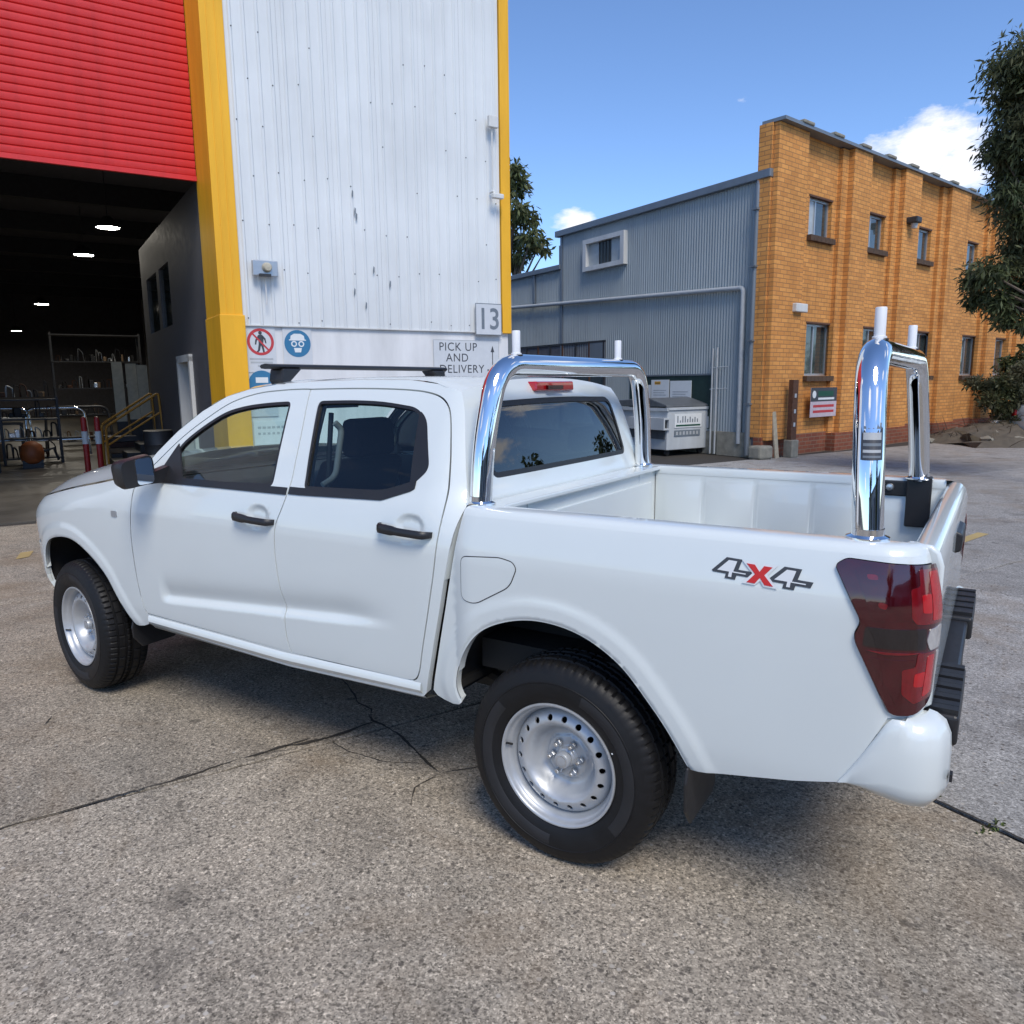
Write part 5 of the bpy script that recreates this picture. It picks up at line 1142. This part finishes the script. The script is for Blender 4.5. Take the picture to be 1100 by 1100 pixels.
flat(bs_, [(-w,.02),(w,.02),(w,h),(-w,h)], M['ink'], -.0055, 'black_field'); flat(bs_, [(-.28,.14),(.45,.14),(.45,.27),(-.28,.27)], M['sign_green'], -.0065, 'green_band'); disc(bs_, -.47, .19, .09, M['paper'], -.0068, 'emblem', 0, 14); flat(bs_, [(-.28,.06),(.50,.06),(.50,.11),(-.28,.11)], M['paper'], -.0065, 'white_band')
for z in (-.09,-.22): flat(bs_, [(-.50,z-.03),(.50,z-.03),(.50,z+.03),(-.50,z+.03)], M['sign_red'], -.0060, 'red_print')
# ------------------------------------------------------------------ inside the warehouse
for i, (a, b, z) in enumerate(((2.13,21.9,5.62),(1.88,26.6,5.62),(.97,38.5,5.25),(-.05,50.0,4.85))):
    r_ = sroot('high_bay_lamp', a, b, z); tag(r_, ('nearest','second nearest','third','farthest')[i]+' of the glowing lamps under the dark warehouse roof', 'lamp', 'high bay lamps')
    MB().lathe([(0,.0),(.26,.0)], 24, axis='z').build('diffuser', M['lamp_glow'], r_); MB().lathe([(.27,-.015),(.29,.0),(.22,.14),(.08,.26),(0,.26)], 24, axis='z').build('reflector', M['steel_dark'], r_, angle=40); MB().tube([(0,0,.26),(0,0,7.0-z)], .012, 6).build('suspension_rod', M['steel_dark'], r_)
for i, (a, b) in enumerate(((.97,18.05),(1.20,17.88))):
    r_ = sroot('bollard', a, b); tag(r_, 'red bollard with white band, '+('farther from' if i == 0 else 'next to')+' the yellow stair rail', 'bollard', 'red bollards')
    MB().lathe([(0,0),(.09,0),(.09,.02),(.055,.03),(.055,1.08-.02*i),(.04,1.15),(0,1.16)], 18, axis='z').build('post', M['bollard_red'], r_, angle=40); MB().lathe([(.057,.60),(.060,.605),(.060,.855),(.057,.86)], 18, axis='z').build('white_band', M['paper'], r_)
st = sroot('metal_stair', 1.39, 18.4); tag(st, 'short stair with yellow tube handrail inside the warehouse', 'stair')
for i in range(4): MB().box(.10+i*.27,.37+i*.27,.05,1.05,.17*i,.17*(i+1)).build('step', M['steel_dark'], st)
for y in (.0,1.1):
    MB().tube(chain([(0,y,0),(0,y,.92),(1.08,y,1.62),(1.12,y,.70)], .08, 5), .024, 8).build('handrail', M['rail_yellow'], st, angle=50); MB().tube([(.0,y,.52),(1.10,y,1.20)], .02, 8).build('middle_rail', M['rail_yellow'], st)
for i, (a, b) in enumerate(((2.02,21.6),(2.32,21.5),(2.56,21.4))):
    r_ = sroot('leaning_board', a, b); tag(r_, 'pale upright board behind the stair, '+('left','middle','right')[i]+' one', 'board', 'pale boards'); o = MB().box(-.12,.12,-.02,.02,.9+.05*i,2.38-.04*i).build('sheet', M['cream'], r_); o.rotation_euler[0] = R(-4); MB().box(-.12,.12,-.05,.1,0,.9+.05*i).build('stand', M['steel_dark'], r_)
def rack(a, b, w, h, d, n, label):
    r_ = sroot('storage_rack', a, b); tag(r_, label, 'rack')
    for x in (-w/2, w/2):
        for y in (0, d): MB().box(x-.025,x+.025,y-.025,y+.025,0,h).build('upright', M['steel_dark'], r_)
    for i in range(n): MB().box(-w/2-.03,w/2+.03,-.03,d+.03,.12+i*(h-.2)/(n-1),.15+i*(h-.2)/(n-1)).build('shelf', M['steel_dark'], r_)
    return r_
rk1 = rack(.05, 21.0, 1.15, 1.55, .5, 4, 'dark storage rack crowded with metal parts inside the warehouse'); rk2 = rack(2.0, 27.0, 2.4, 3.4, .6, 5, 'tall dark rack of stock at the back of the warehouse')
rr = random.Random(5); k = 0
CN = {'steel_dark':'dark steel','bolt':'bright metal','carton':'brown carton','pale_pipe':'pale grey','blue_crate':'dull blue','rust':'rusty','soft_black':'black'}
for (ra, rb, w, zs, rn) in ((.05,21.0,1.05,(.15,.617,1.083,1.55),'low crowded rack'),(2.0,27.0,2.2,(.15,.95,1.75,2.55),'tall back rack')):
    for zi, z in enumerate(zs):
        x = -w/2
        while x < w/2-.1:
            ww = rr.uniform(.05,.16); hh = rr.uniform(.08,.36)
            cn_ = rr.choice(['steel_dark','bolt','carton','steel_dark','pale_pipe','soft_black','rust','soft_black','steel_dark'])
            if rr.random() < .62:
                hh *= 1.15; o = MB().tube(chain([(-ww*.5,rr.uniform(-.1,.1),0),(-ww*.4,0,hh),(ww*.4,.02,hh*rr.uniform(.6,1)),(ww*.5,rr.uniform(-.1,.1),0)], .05, 3), rr.uniform(.008,.02), 6).build('stored_part', M[cn_], None)
            else: o = bevel(MB().box(-ww/2,ww/2,-.12,.12,0,hh*.7).build('stored_part', M[cn_], None), .015)
            o.location = S(ra+x+ww/2, rb+.18, z); o.rotation_euler = (0, 0, ANG+rr.uniform(-.2,.2)); tag(o, ('small ' if hh < .2 else 'tall ')+CN[cn_]+' part on the '+('lowest','second','third','top')[zi]+' level of the '+rn, 'part', 'parts on the warehouse racks'); x += ww*.8+rr.uniform(.0,.07); k += 1
wb = sroot('work_bench', -1.1, 24.2); tag(wb, 'bench piled with pale sheets deep in the warehouse', 'bench')
MB().box(-1.0,1.0,0,.7,.80,.86).build('top', M['steel_dark'], wb)
for x in (-.95,.95):
    for y in (.05,.65): MB().box(x-.04,x+.04,y-.04,y+.04,0,.80).build('leg', M['steel_dark'], wb)
for i, (x0, x1, z, m_) in enumerate(((-.95,.35,.89,'cream'),(.30,.98,.93,'paper'),(-.8,-.1,.62,'cream'))):
    o = MB().box(x0,x1,-.05,.62,z,z+.06).build('pale_sheet', M[m_], None); o.location = S(-1.1,24.2); o.rotation_euler = (0,0,ANG+.03*i); tag(o, ('long cream sheet on the warehouse bench','short white sheet on the right of the bench','cream sheet on the shelf under the bench')[i], 'sheet')
om = sroot('orange_machine', .02, 20.0); tag(om, 'dull orange covered machine on the warehouse floor', 'machine'); MB().lathe([(0,.10),(.16,.10),(.22,.16),(.24,.32),(.20,.50),(.10,.58),(0,.60)], 18, axis='z').build('cover', M['orange_cover'], om, angle=50); MB().tube([(.2,0,.35),(.42,0,.42),(.5,0,.15)], .03, 8).build('spout', M['steel_dark'], om); MB().box(-.2,.2,-.15,.25,0,.18).build('base', M['steel_dark'], om)
bc = sroot('blue_crate', -1.35, 21.2); tag(bc, 'dull blue crate on the warehouse floor at far left', 'crate'); MB().box(-.3,.3,-.25,.25,0,.45).build('tub', M['blue_crate'], bc); MB().box(-.32,.32,-.27,.27,.42,.46).build('rim', M['blue_crate'], bc)
bk_ = sroot('boxed_stock', 1.85, 19.8); tag(bk_, 'stack of dark bundled stock under the stair rail', 'stack')
for i in range(5): o = MB().box(-.35+.05*(i % 2),.32-.06*(i % 3),-.2,.25,.13*i,.13*i+.115).build('bundle', M[['soft_black','steel_dark','carton','cloth','steel_dark'][i]], bk_)
dr_ = random.Random(9)
for i, (a, b, m_) in enumerate(((-.85,19.2,'blue_crate'),(-1.45,18.6,'steel_dark'),(2.25,17.2,'steel_dark'))):
    r_ = sroot('steel_drum', a, b); tag(r_, ('dull blue drum between the rack and the bench','dark drum at the far left of the opening','dark drum in front of the office wall')[i], 'drum', 'drums in the warehouse'); MB().lathe([(0,0),(.28,0),(.29,.02),(.285,.28),(.295,.30),(.285,.32),(.285,.56),(.295,.58),(.285,.60),(.29,.86),(.27,.87),(0,.86)], 24, axis='z').build('drum', M[m_], r_, angle=40)
for i, (a, b, w_) in enumerate(((.62,22.6,.7),(1.15,23.4,.8),(-.55,23.0,.65))):
    r_ = sroot('bull_bar', a, b); tag(r_, ('bright tube bar standing behind the low rack','dark tube bar standing behind the bollards','bright tube bar standing left of the low rack')[i], 'bar', 'tube bars stored in the warehouse')
    m_ = M['chrome'] if i != 1 else M['steel_dark']
    MB().tube(chain([(-w_,0,.05),(-w_*.9,.1,1.25),(w_*.9,.1,1.25),(w_,0,.05)], .22, 6), .035, 10).build('hoop', m_, r_, angle=50); MB().tube([(-w_,.02,.45),(0,.12,.45),(w_,.02,.45)], .03, 10).build('cross_tube', m_, r_, angle=50)
for i in range(5):
    r_ = sroot('carton', -1.9+i*.55+(2.6 if i > 2 else 0), 22.4+.3*(i % 2)); tag(r_, ('leftmost','second from left','middle','second from right','rightmost')[i]+' of the brown cartons on the warehouse floor', 'carton', 'cartons in the warehouse'); MB().box(-.22,.22,-.2,.2,0,.34+.05*(i % 3)).build('box', M['carton'], r_); MB().box(-.03,.03,-.205,.205,.0,.345+.05*(i % 3)).build('tape', M['cream'], r_)
# ------------------------------------------------------------------ waste bin and leaning planks by the shed
wbn = sroot('waste_bin', 12.66, 13.30); tag(wbn, 'light grey steel waste bin with white label against the shed', 'bin')
bd = MB(); bd.add([(0,0,.14),(1.30,0,.14),(1.30,1.7,.14),(0,1.7,.14),(0,-.02,1.12),(1.34,-.02,1.12),(1.34,1.72,1.12),(0,1.72,1.12)], [(0,1,2,3),(0,4,5,1),(1,5,6,2),(2,6,7,3),(3,7,4,0)]); bdo = bd.build('body', M['bin'], wbn); bevel(bdo, .015)
MB().box(-.03,1.38,-.05,.02,1.08,1.14).build('rim', M['bin'], wbn); MB().box(-.05,0.01,-.05,1.72,1.06,1.13).build('rim', M['bin'], wbn)
ld = MB(); ld.prism([(-.04,1.15),(1.72,1.15),(1.70,1.30),(.6,1.36),(.0,1.20)], -.04, 1.38, axis='x'); bevel(ld.build('lid', M['bin_dark'], wbn), .02)
for x in (-.16,1.30):
    pk = MB()
    for x0, x1, z0, z1 in ((x,x+.20,.86,.90),(x,x+.20,.62,.66),(x,x+.04,.66,.86),(x+.16,x+.20,.66,.86)): pk.box(x0,x1,-.06,1.2,z0,z1)
    pk.build('lift_pocket', M['bin'], wbn); MB().box(x+.04,x+.16,.02,1.2,.66,.86).build('pocket_inside', M['soft_black'], wbn)
MB().box(-.02,.0,0.05,1.65,.40,.62).build('side_band', M['bin_dark'], wbn)
lb = MB().box(.22,1.10,-.026,-.018,.66,.98).build('label', M['paper'], wbn)
for i in range(9):
    hgt = (.16,.05,.15,.15,.08,.13,.08,.12,.08)[i]; flat(wbn, [(.30+i*.08,.78),(.335+i*.08,.78),(.335+i*.08,.78+hgt),(.30+i*.08,.78+hgt)], M['ink_grey'], -.029, 'worn_lettering')
flat(wbn, [(.26,.69),(1.06,.69),(1.06,.73),(.26,.73)], M['sign_green'], -.029, 'green_line')
tx = MB(); tx.box(.22,1.06,-.024,-.016,.46,.60); tx.build('lower_label', M['ink_grey'], wbn)
for i in range(7): flat(wbn, [(.27+i*.11,.49),(.33+i*.11,.49),(.33+i*.11,.57),(.27+i*.11,.57)], M['pale_pipe'], -.027, 'worn_lettering')
for x in (.12,1.2):
    for y in (.12,1.55): MB().lathe([(0,-.03),(.07,-.03),(.075,0),(.07,.03),(0,.03)], 16, c=(x,y,.075)).build('castor', M['soft_black'], wbn, angle=40)
p_ = sroot('leaning_plank', 14.28, 11.45); tag(p_, 'pale weathered plank leaning by the shed corner', 'plank'); o = MB().box(-.06,.06,-.02,.02,0,1.05).build('board', M['timber'], p_); o.rotation_euler = (R(-6), R(-2), 0)
p_ = sroot('rusty_post', 14.72, 11.42); tag(p_, 'rusty steel post on a concrete stub before the brick corner', 'post'); MB().box(-.09,.09,-.06,.06,.38,1.75).build('post', M['rust'], p_); bevel(MB().box(-.12,.12,-.12,.12,0,.40).build('stub', M['block'], p_), .02)
for z in (.7,1.0,1.35): MB().box(-.03,.03,-.068,-.058,z,z+.09).build('slot', M['pale_pipe'], p_)
p_ = sroot('concrete_lump', 13.85, 11.55); tag(p_, 'broken concrete lump at the foot of the downpipe', 'block'); bevel(MB().box(-.22,.22,-.18,.18,0,.30).build('block', M['block'], p_), .05, 2)
# ------------------------------------------------------------------ trees and plants
def leaf_cloud(name, blobs, n, size, mat, parent, droop=.3, aspect=.35, seed=1, shell=.55):
    r_ = np.random.RandomState(seed); vs = []; fs = []; w = np.array([b[3]**2*1.0 for b in blobs]); w = w/w.sum()
    cnt = r_.multinomial(n, w)
    for (x, y, z, rad, *rest), c in zip(blobs, cnt):
        sq = rest[0] if rest else .8
        d = r_.randn(c, 3); d /= np.linalg.norm(d, axis=1, keepdims=True); rr_ = rad*(shell+(1-shell)*r_.rand(c))**1.0*(.6+.55*r_.rand(c))
        # sub clumps so that the outline stays uneven
        kc = 14; cc = r_.randn(kc, 3); cc /= np.linalg.norm(cc, axis=1, keepdims=True); pick = cc[r_.randint(0, kc, c)]
        d = d*.55+pick*.75; d /= np.maximum(np.linalg.norm(d, axis=1, keepdims=True), .3)
        P = np.array([x, y, z])+d*rr_[:,None]*[1,1,sq]
        dirv = r_.randn(c, 3)*.8+d*.4; dirv[:,2] -= droop*1.6; dirv /= np.linalg.norm(dirv, axis=1, keepdims=True)
        sd = np.cross(dirv, r_.randn(c, 3)); sd /= np.linalg.norm(sd, axis=1, keepdims=True)
        L_ = size*(.6+.8*r_.rand(c)); W_ = L_*aspect*.5
        for p, a, s_, l_, w_ in zip(P, dirv, sd, L_, W_):
            k = len(vs); vs += [p, p+a*l_*.5+s_*w_, p+a*l_, p+a*l_*.5-s_*w_]; fs.append((k, k+1, k+2, k+3))
    return mesh(name, vs, fs, mat, parent)
def ray_px(x, y):
    return (CD*FPX+CR*(x-550)-CU*(y-550)).normalized()
def along(x, y, D): p = Vector(CAM)+ray_px(x, y)*D; return p
def blob(x, y, D, rpx, o, sq=.8): p = along(x, y, D)-o; return (p.x, p.y, p.z, rpx*D/FPX, sq)
def branchy(parent, base, tips, r0, mat, name='trunk', fork=.45):
    m = MB(); base = Vector(base)
    top = sum((Vector(t[:3]) for t in tips), Vector())/len(tips); hub = base.lerp(top, fork); hub.x = base.x*.7+hub.x*.3; hub.y = base.y*.7+hub.y*.3
    m.tube([base, base.lerp(hub, .5)+Vector((.05,.03,0)), hub, hub.lerp(top, .55)], [r0, r0*.8, r0*.65, r0*.25], 10)
    for t in tips:
        t = Vector(t[:3]); m.tube([hub.lerp(top, .1), hub.lerp(t, .55)+Vector((0,0,.25*(t-hub).length*.3)), t], [r0*.38, r0*.22, r0*.06], 6)
    return m.build(name, mat, parent, angle=60)
# gum tree seen past the end of the white wall
o0 = along(541, 430, 38); o0.z = 0; gt = empty('gum_tree', o0); tag(gt, 'tall gum tree rising behind the white warehouse wall end', 'tree')
bl_ = [blob(x, y, 38+dd, r_px, o0) for x, y, r_px, dd in ((548,186,17,0),(556,200,14,1),(552,225,15,-1),(566,232,14,0),(548,255,16,1),(572,252,12,-1),(580,262,10,0),(561,272,13,0),(553,284,9,1),(535,205,20,0),(530,240,22,0),(528,275,20,1),(586,268,5,0))]
leaf_cloud('crown', bl_, 5200, .34, M['leaf_gum'], gt, .7, .30, 11); branchy(gt, (0,0,0), bl_, .28, M['bark'])
# dark tree hanging in from the right
o0 = along(1190, 470, 15); o0.z = 0; rt = empty('drooping_tree', o0); tag(rt, 'dark fine leaved tree overhanging the brick building at the right edge', 'tree')
bl_ = [blob(x, y, 15+dd, r_px, o0) for x, y, r_px, dd in ((1072,160,20,0),(1092,178,24,.4),(1088,205,18,-.3),(1078,150,16,.5),(1100,232,26,0),(1108,150,34,0),(1098,262,20,.3),(1082,285,18,0),(1060,292,22,-.3),(1046,300,16,0),(1052,318,16,.2),(1074,322,20,0),(1096,318,26,.4),(1082,342,12,0),(1106,345,16,0),(1115,200,40,.6),(1125,280,44,.5),(1130,120,46,0),(1100,105,30,.4),(1150,200,60,1),(1160,300,55,1),(1085,80,26,.2),(1120,60,40,0),(1150,100,60,1))]
leaf_cloud('crown', bl_, 60000, .12, M['leaf_dark'], rt, .6, .24, 21, .15); branchy(rt, (0,0,0), bl_, .13, M['bark'])
# bush, rubble heap and the dark hedge by the brick building
o0 = S(24.0, 11.2); bu = empty('scrubby_bush', o0); tag(bu, 'scrubby half dry bush growing before the brick wall', 'bush')
bl_ = [blob(x, y, 25+dd, r_px, o0) for x, y, r_px, dd in ((1046,412,9,0),(1058,416,12,.3),(1072,412,14,0),(1088,418,14,.2),(1066,432,14,-.2),(1084,438,15,0),(1100,430,16,0),(1100,400,14,.4),(1075,448,10,0),(1096,450,12,0))]
leaf_cloud('foliage', bl_, 5200, .14, M['leaf_bush'], bu, .1, .35, 31, .2); branchy(bu, (0,0,0), bl_, .05, M['twig'], 'stems', .2)
o0 = S(27.5, 12.0); hg = empty('dark_hedge', o0); tag(hg, 'tall dark hedge at the right end of the brick wall', 'hedge')
bl_ = [blob(x, y, 29, r_px, o0) for x, y, r_px in ((1086,392,14),(1100,400,18),(1096,425,16),(1115,415,24),(1084,412,12),(1120,380,20),(1110,440,18))]
leaf_cloud('foliage', bl_, 4200, .20, M['leaf_dark'], hg, .1, .5, 33, .2); branchy(hg, (0,0,0), bl_, .06, M['twig'], 'stems', .2)
hp = sroot('rubble_heap', 22.4, 10.7); tag(hp, 'heap of rubble and dead sticks beside the brick wall', 'heap')
vs = []; n1, n2 = 22, 9; pr_ = np.random.RandomState(4)
for j in range(n2):
    q = j/(n2-1)
    for i in range(n1):
        t = 2*math.pi*i/n1; r__ = (1-q); vs.append((1.9*r__*math.cos(t)*(1+.12*pr_.randn()), 2.0*r__*math.sin(t)*(1+.1*pr_.randn()), .55*math.sin(q*math.pi/2)**1.2+.04*pr_.randn()*(q > 0)-.02))
mesh('soil', vs, [(j*n1+i, j*n1+(i+1) % n1, (j+1)*n1+(i+1) % n1, (j+1)*n1+i) for j in range(n2-1) for i in range(n1)]+[tuple((n2-1)*n1+i for i in range(n1))], M['rubble'], hp, angle=50)
for i in range(26):
    t = pr_.rand()*6.28; q = pr_.rand()**.6; s_ = .07+.12*pr_.rand(); b_ = bmesh.new(); bmesh.ops.create_icosphere(b_, subdivisions=1, radius=s_)
    for v in b_.verts: v.co *= 1+.35*pr_.randn()*.5
    me = bpy.data.meshes.new('stone'); b_.to_mesh(me); b_.free(); me.materials.append(M['block'] if i % 3 else M['white_frame']); o = bpy.data.objects.new('stone', me); link(o, hp); o.location = (1.9*q*math.cos(t), 2.0*q*math.sin(t), .55*(1-q)+.02); o.scale = (1, 1.3, .6)
tw = MB()
for i in range(90):
    t = pr_.rand()*6.28; q = pr_.rand(); p = Vector((1.9*q*math.cos(t), 2.0*q*math.sin(t), .55*(1-q)+.03)); dv = Vector((pr_.randn(), pr_.randn(), .6*abs(pr_.randn()))).normalized()*(.2+.5*pr_.rand()); tw.tube([p, p+dv*.5+Vector((0,0,.03)), p+dv], [.010,.008,.003], 4)
two = tw.build('dead_sticks', M['twig'], hp); two['kind'] = 'stuff'
# weeds in the joint by the bumper
def weed(a, b, n, s_, label, seed):
    w_ = sroot('weed_tuft', a, b); tag(w_, label, 'weed', 'weeds in the concrete joint'); pq = np.random.RandomState(seed); vs = []; fs = []
    for i in range(n):
        t = pq.rand()*6.28; p = np.array([pq.randn()*.05, pq.randn()*.012, -.004]); l_ = s_*(.5+pq.rand()); o = np.array([math.cos(t)*l_*.7, math.sin(t)*l_*.5, l_*.6]); sd = np.array([-math.sin(t), math.cos(t), 0])*.004; k = len(vs)
        vs += [p-sd, p+sd, p+o*.55+sd*1.4+[0,0,l_*.12], p+o, p+o*.55-sd*1.4+[0,0,l_*.12]]; fs.append((k, k+1, k+2, k+3, k+4))
    mesh('blades', vs, fs, M['grass'], w_)
weed(3.02, 1.60, 40, .028, 'small green weed tuft in the joint behind the rear bumper', 2); weed(3.02, 1.32, 26, .022, 'weed tuft in the joint right of the one by the bumper', 3); weed(3.02, .92, 20, .018, 'tiny weed tuft farthest right along the joint', 4)
# white car just entering the frame at the right edge
cr_ = empty('parked_car', S(22.3, 9.9), math.atan2(CR.y, CR.x)); tag(cr_, 'white parked car with red tail light at the far right edge', 'car')
prof = [(0,.45),(.02,.85),(.06,1.0),(.30,1.06),(.72,1.42),(1.1,1.50),(2.1,1.47),(2.75,1.05),(3.75,.92),(4.1,.72),(4.15,.40),(3.9,.25),(.2,.25)]
b_ = MB().prism(prof, -.85, .85); bevel(b_.build('body', M['paint'], cr_), .06, 3)
for sg in (1, -1):
    MB().prism([(.48,1.08),(.80,1.38),(1.12,1.44),(2.05,1.41),(2.55,1.07)], sg*.852-.002, sg*.852+.002).build('side_window', M['pane'], cr_); bevel(MB().box(-.035,.06,min(sg*.52,sg*.84),max(sg*.52,sg*.84),.72,.90).build('tail_light', M['lens_red'], cr_), .02)
    for x in (.75,3.35):
        w_ = MB().lathe([(0,-.10),(.30,-.10),(.32,-.06),(.32,.06),(.30,.10),(0,.10)], 28).build('wheel', M['rubber'], cr_, angle=40); w_.location = (x, sg*.76, .32); MB().lathe([(0,.105*sg),(.20,.105*sg)], 24).build('hub', M['steel_wheel'], w_)
MB().box(-.045,.05,-.80,.80,.30,.60).build('rear_bumper', M['paint'], cr_); MB().add([(.255,-.70,1.04),(.255,.70,1.04),(.735,.62,1.445),(.735,-.62,1.445)], [(0,1,2,3)]).build('rear_window', M['pane'], cr_)
# ------------------------------------------------------------------ across the yard, behind the photographer: seen mirrored in chrome, glass and paint
of_ = sroot('opposite_factory', -6.0, -24.0); tag(of_, 'low grey factory across the yard, mirrored in the chrome and glass', 'building')
MB().box(-22,26,-10,0,0,4.6).build('wall', M['grey_sheet'], of_); MB().box(-22.3,26.3,-10.3,.3,4.6,4.85).build('roof', M['grey_trim'], of_)
for i in range(5): MB().box(-18+i*9,-13+i*9,.0,.05,0,3.6).build('shutter', M['bin_dark'], of_)
for i, (a, b, h) in enumerate(((-16,-20,9),(4,-21,8),(36,-4,5.2),(44,6.5,6.0))):
    t_ = sroot('yard_tree', a, b); tag(t_, ('leafy tree at the left of the opposite yard','leafy tree before the opposite factory','nearer leafy tree beyond the right of the yard, mirrored in the rear window','farther leafy tree beyond the right of the yard, mirrored in the rear window')[i], 'tree', 'trees across the yard')
    pq = np.random.RandomState(50+i); bl_ = [(pq.randn()*1.5, pq.randn()*1.5, h*.62+pq.randn()*1.3, 1.5+pq.rand()*.7) for _ in range(9)]
    leaf_cloud('crown', bl_, 2600, .5, M['leaf_gum'], t_, .4, .5, 60+i, .3); branchy(t_, (0,0,0), bl_, .22, M['bark'])
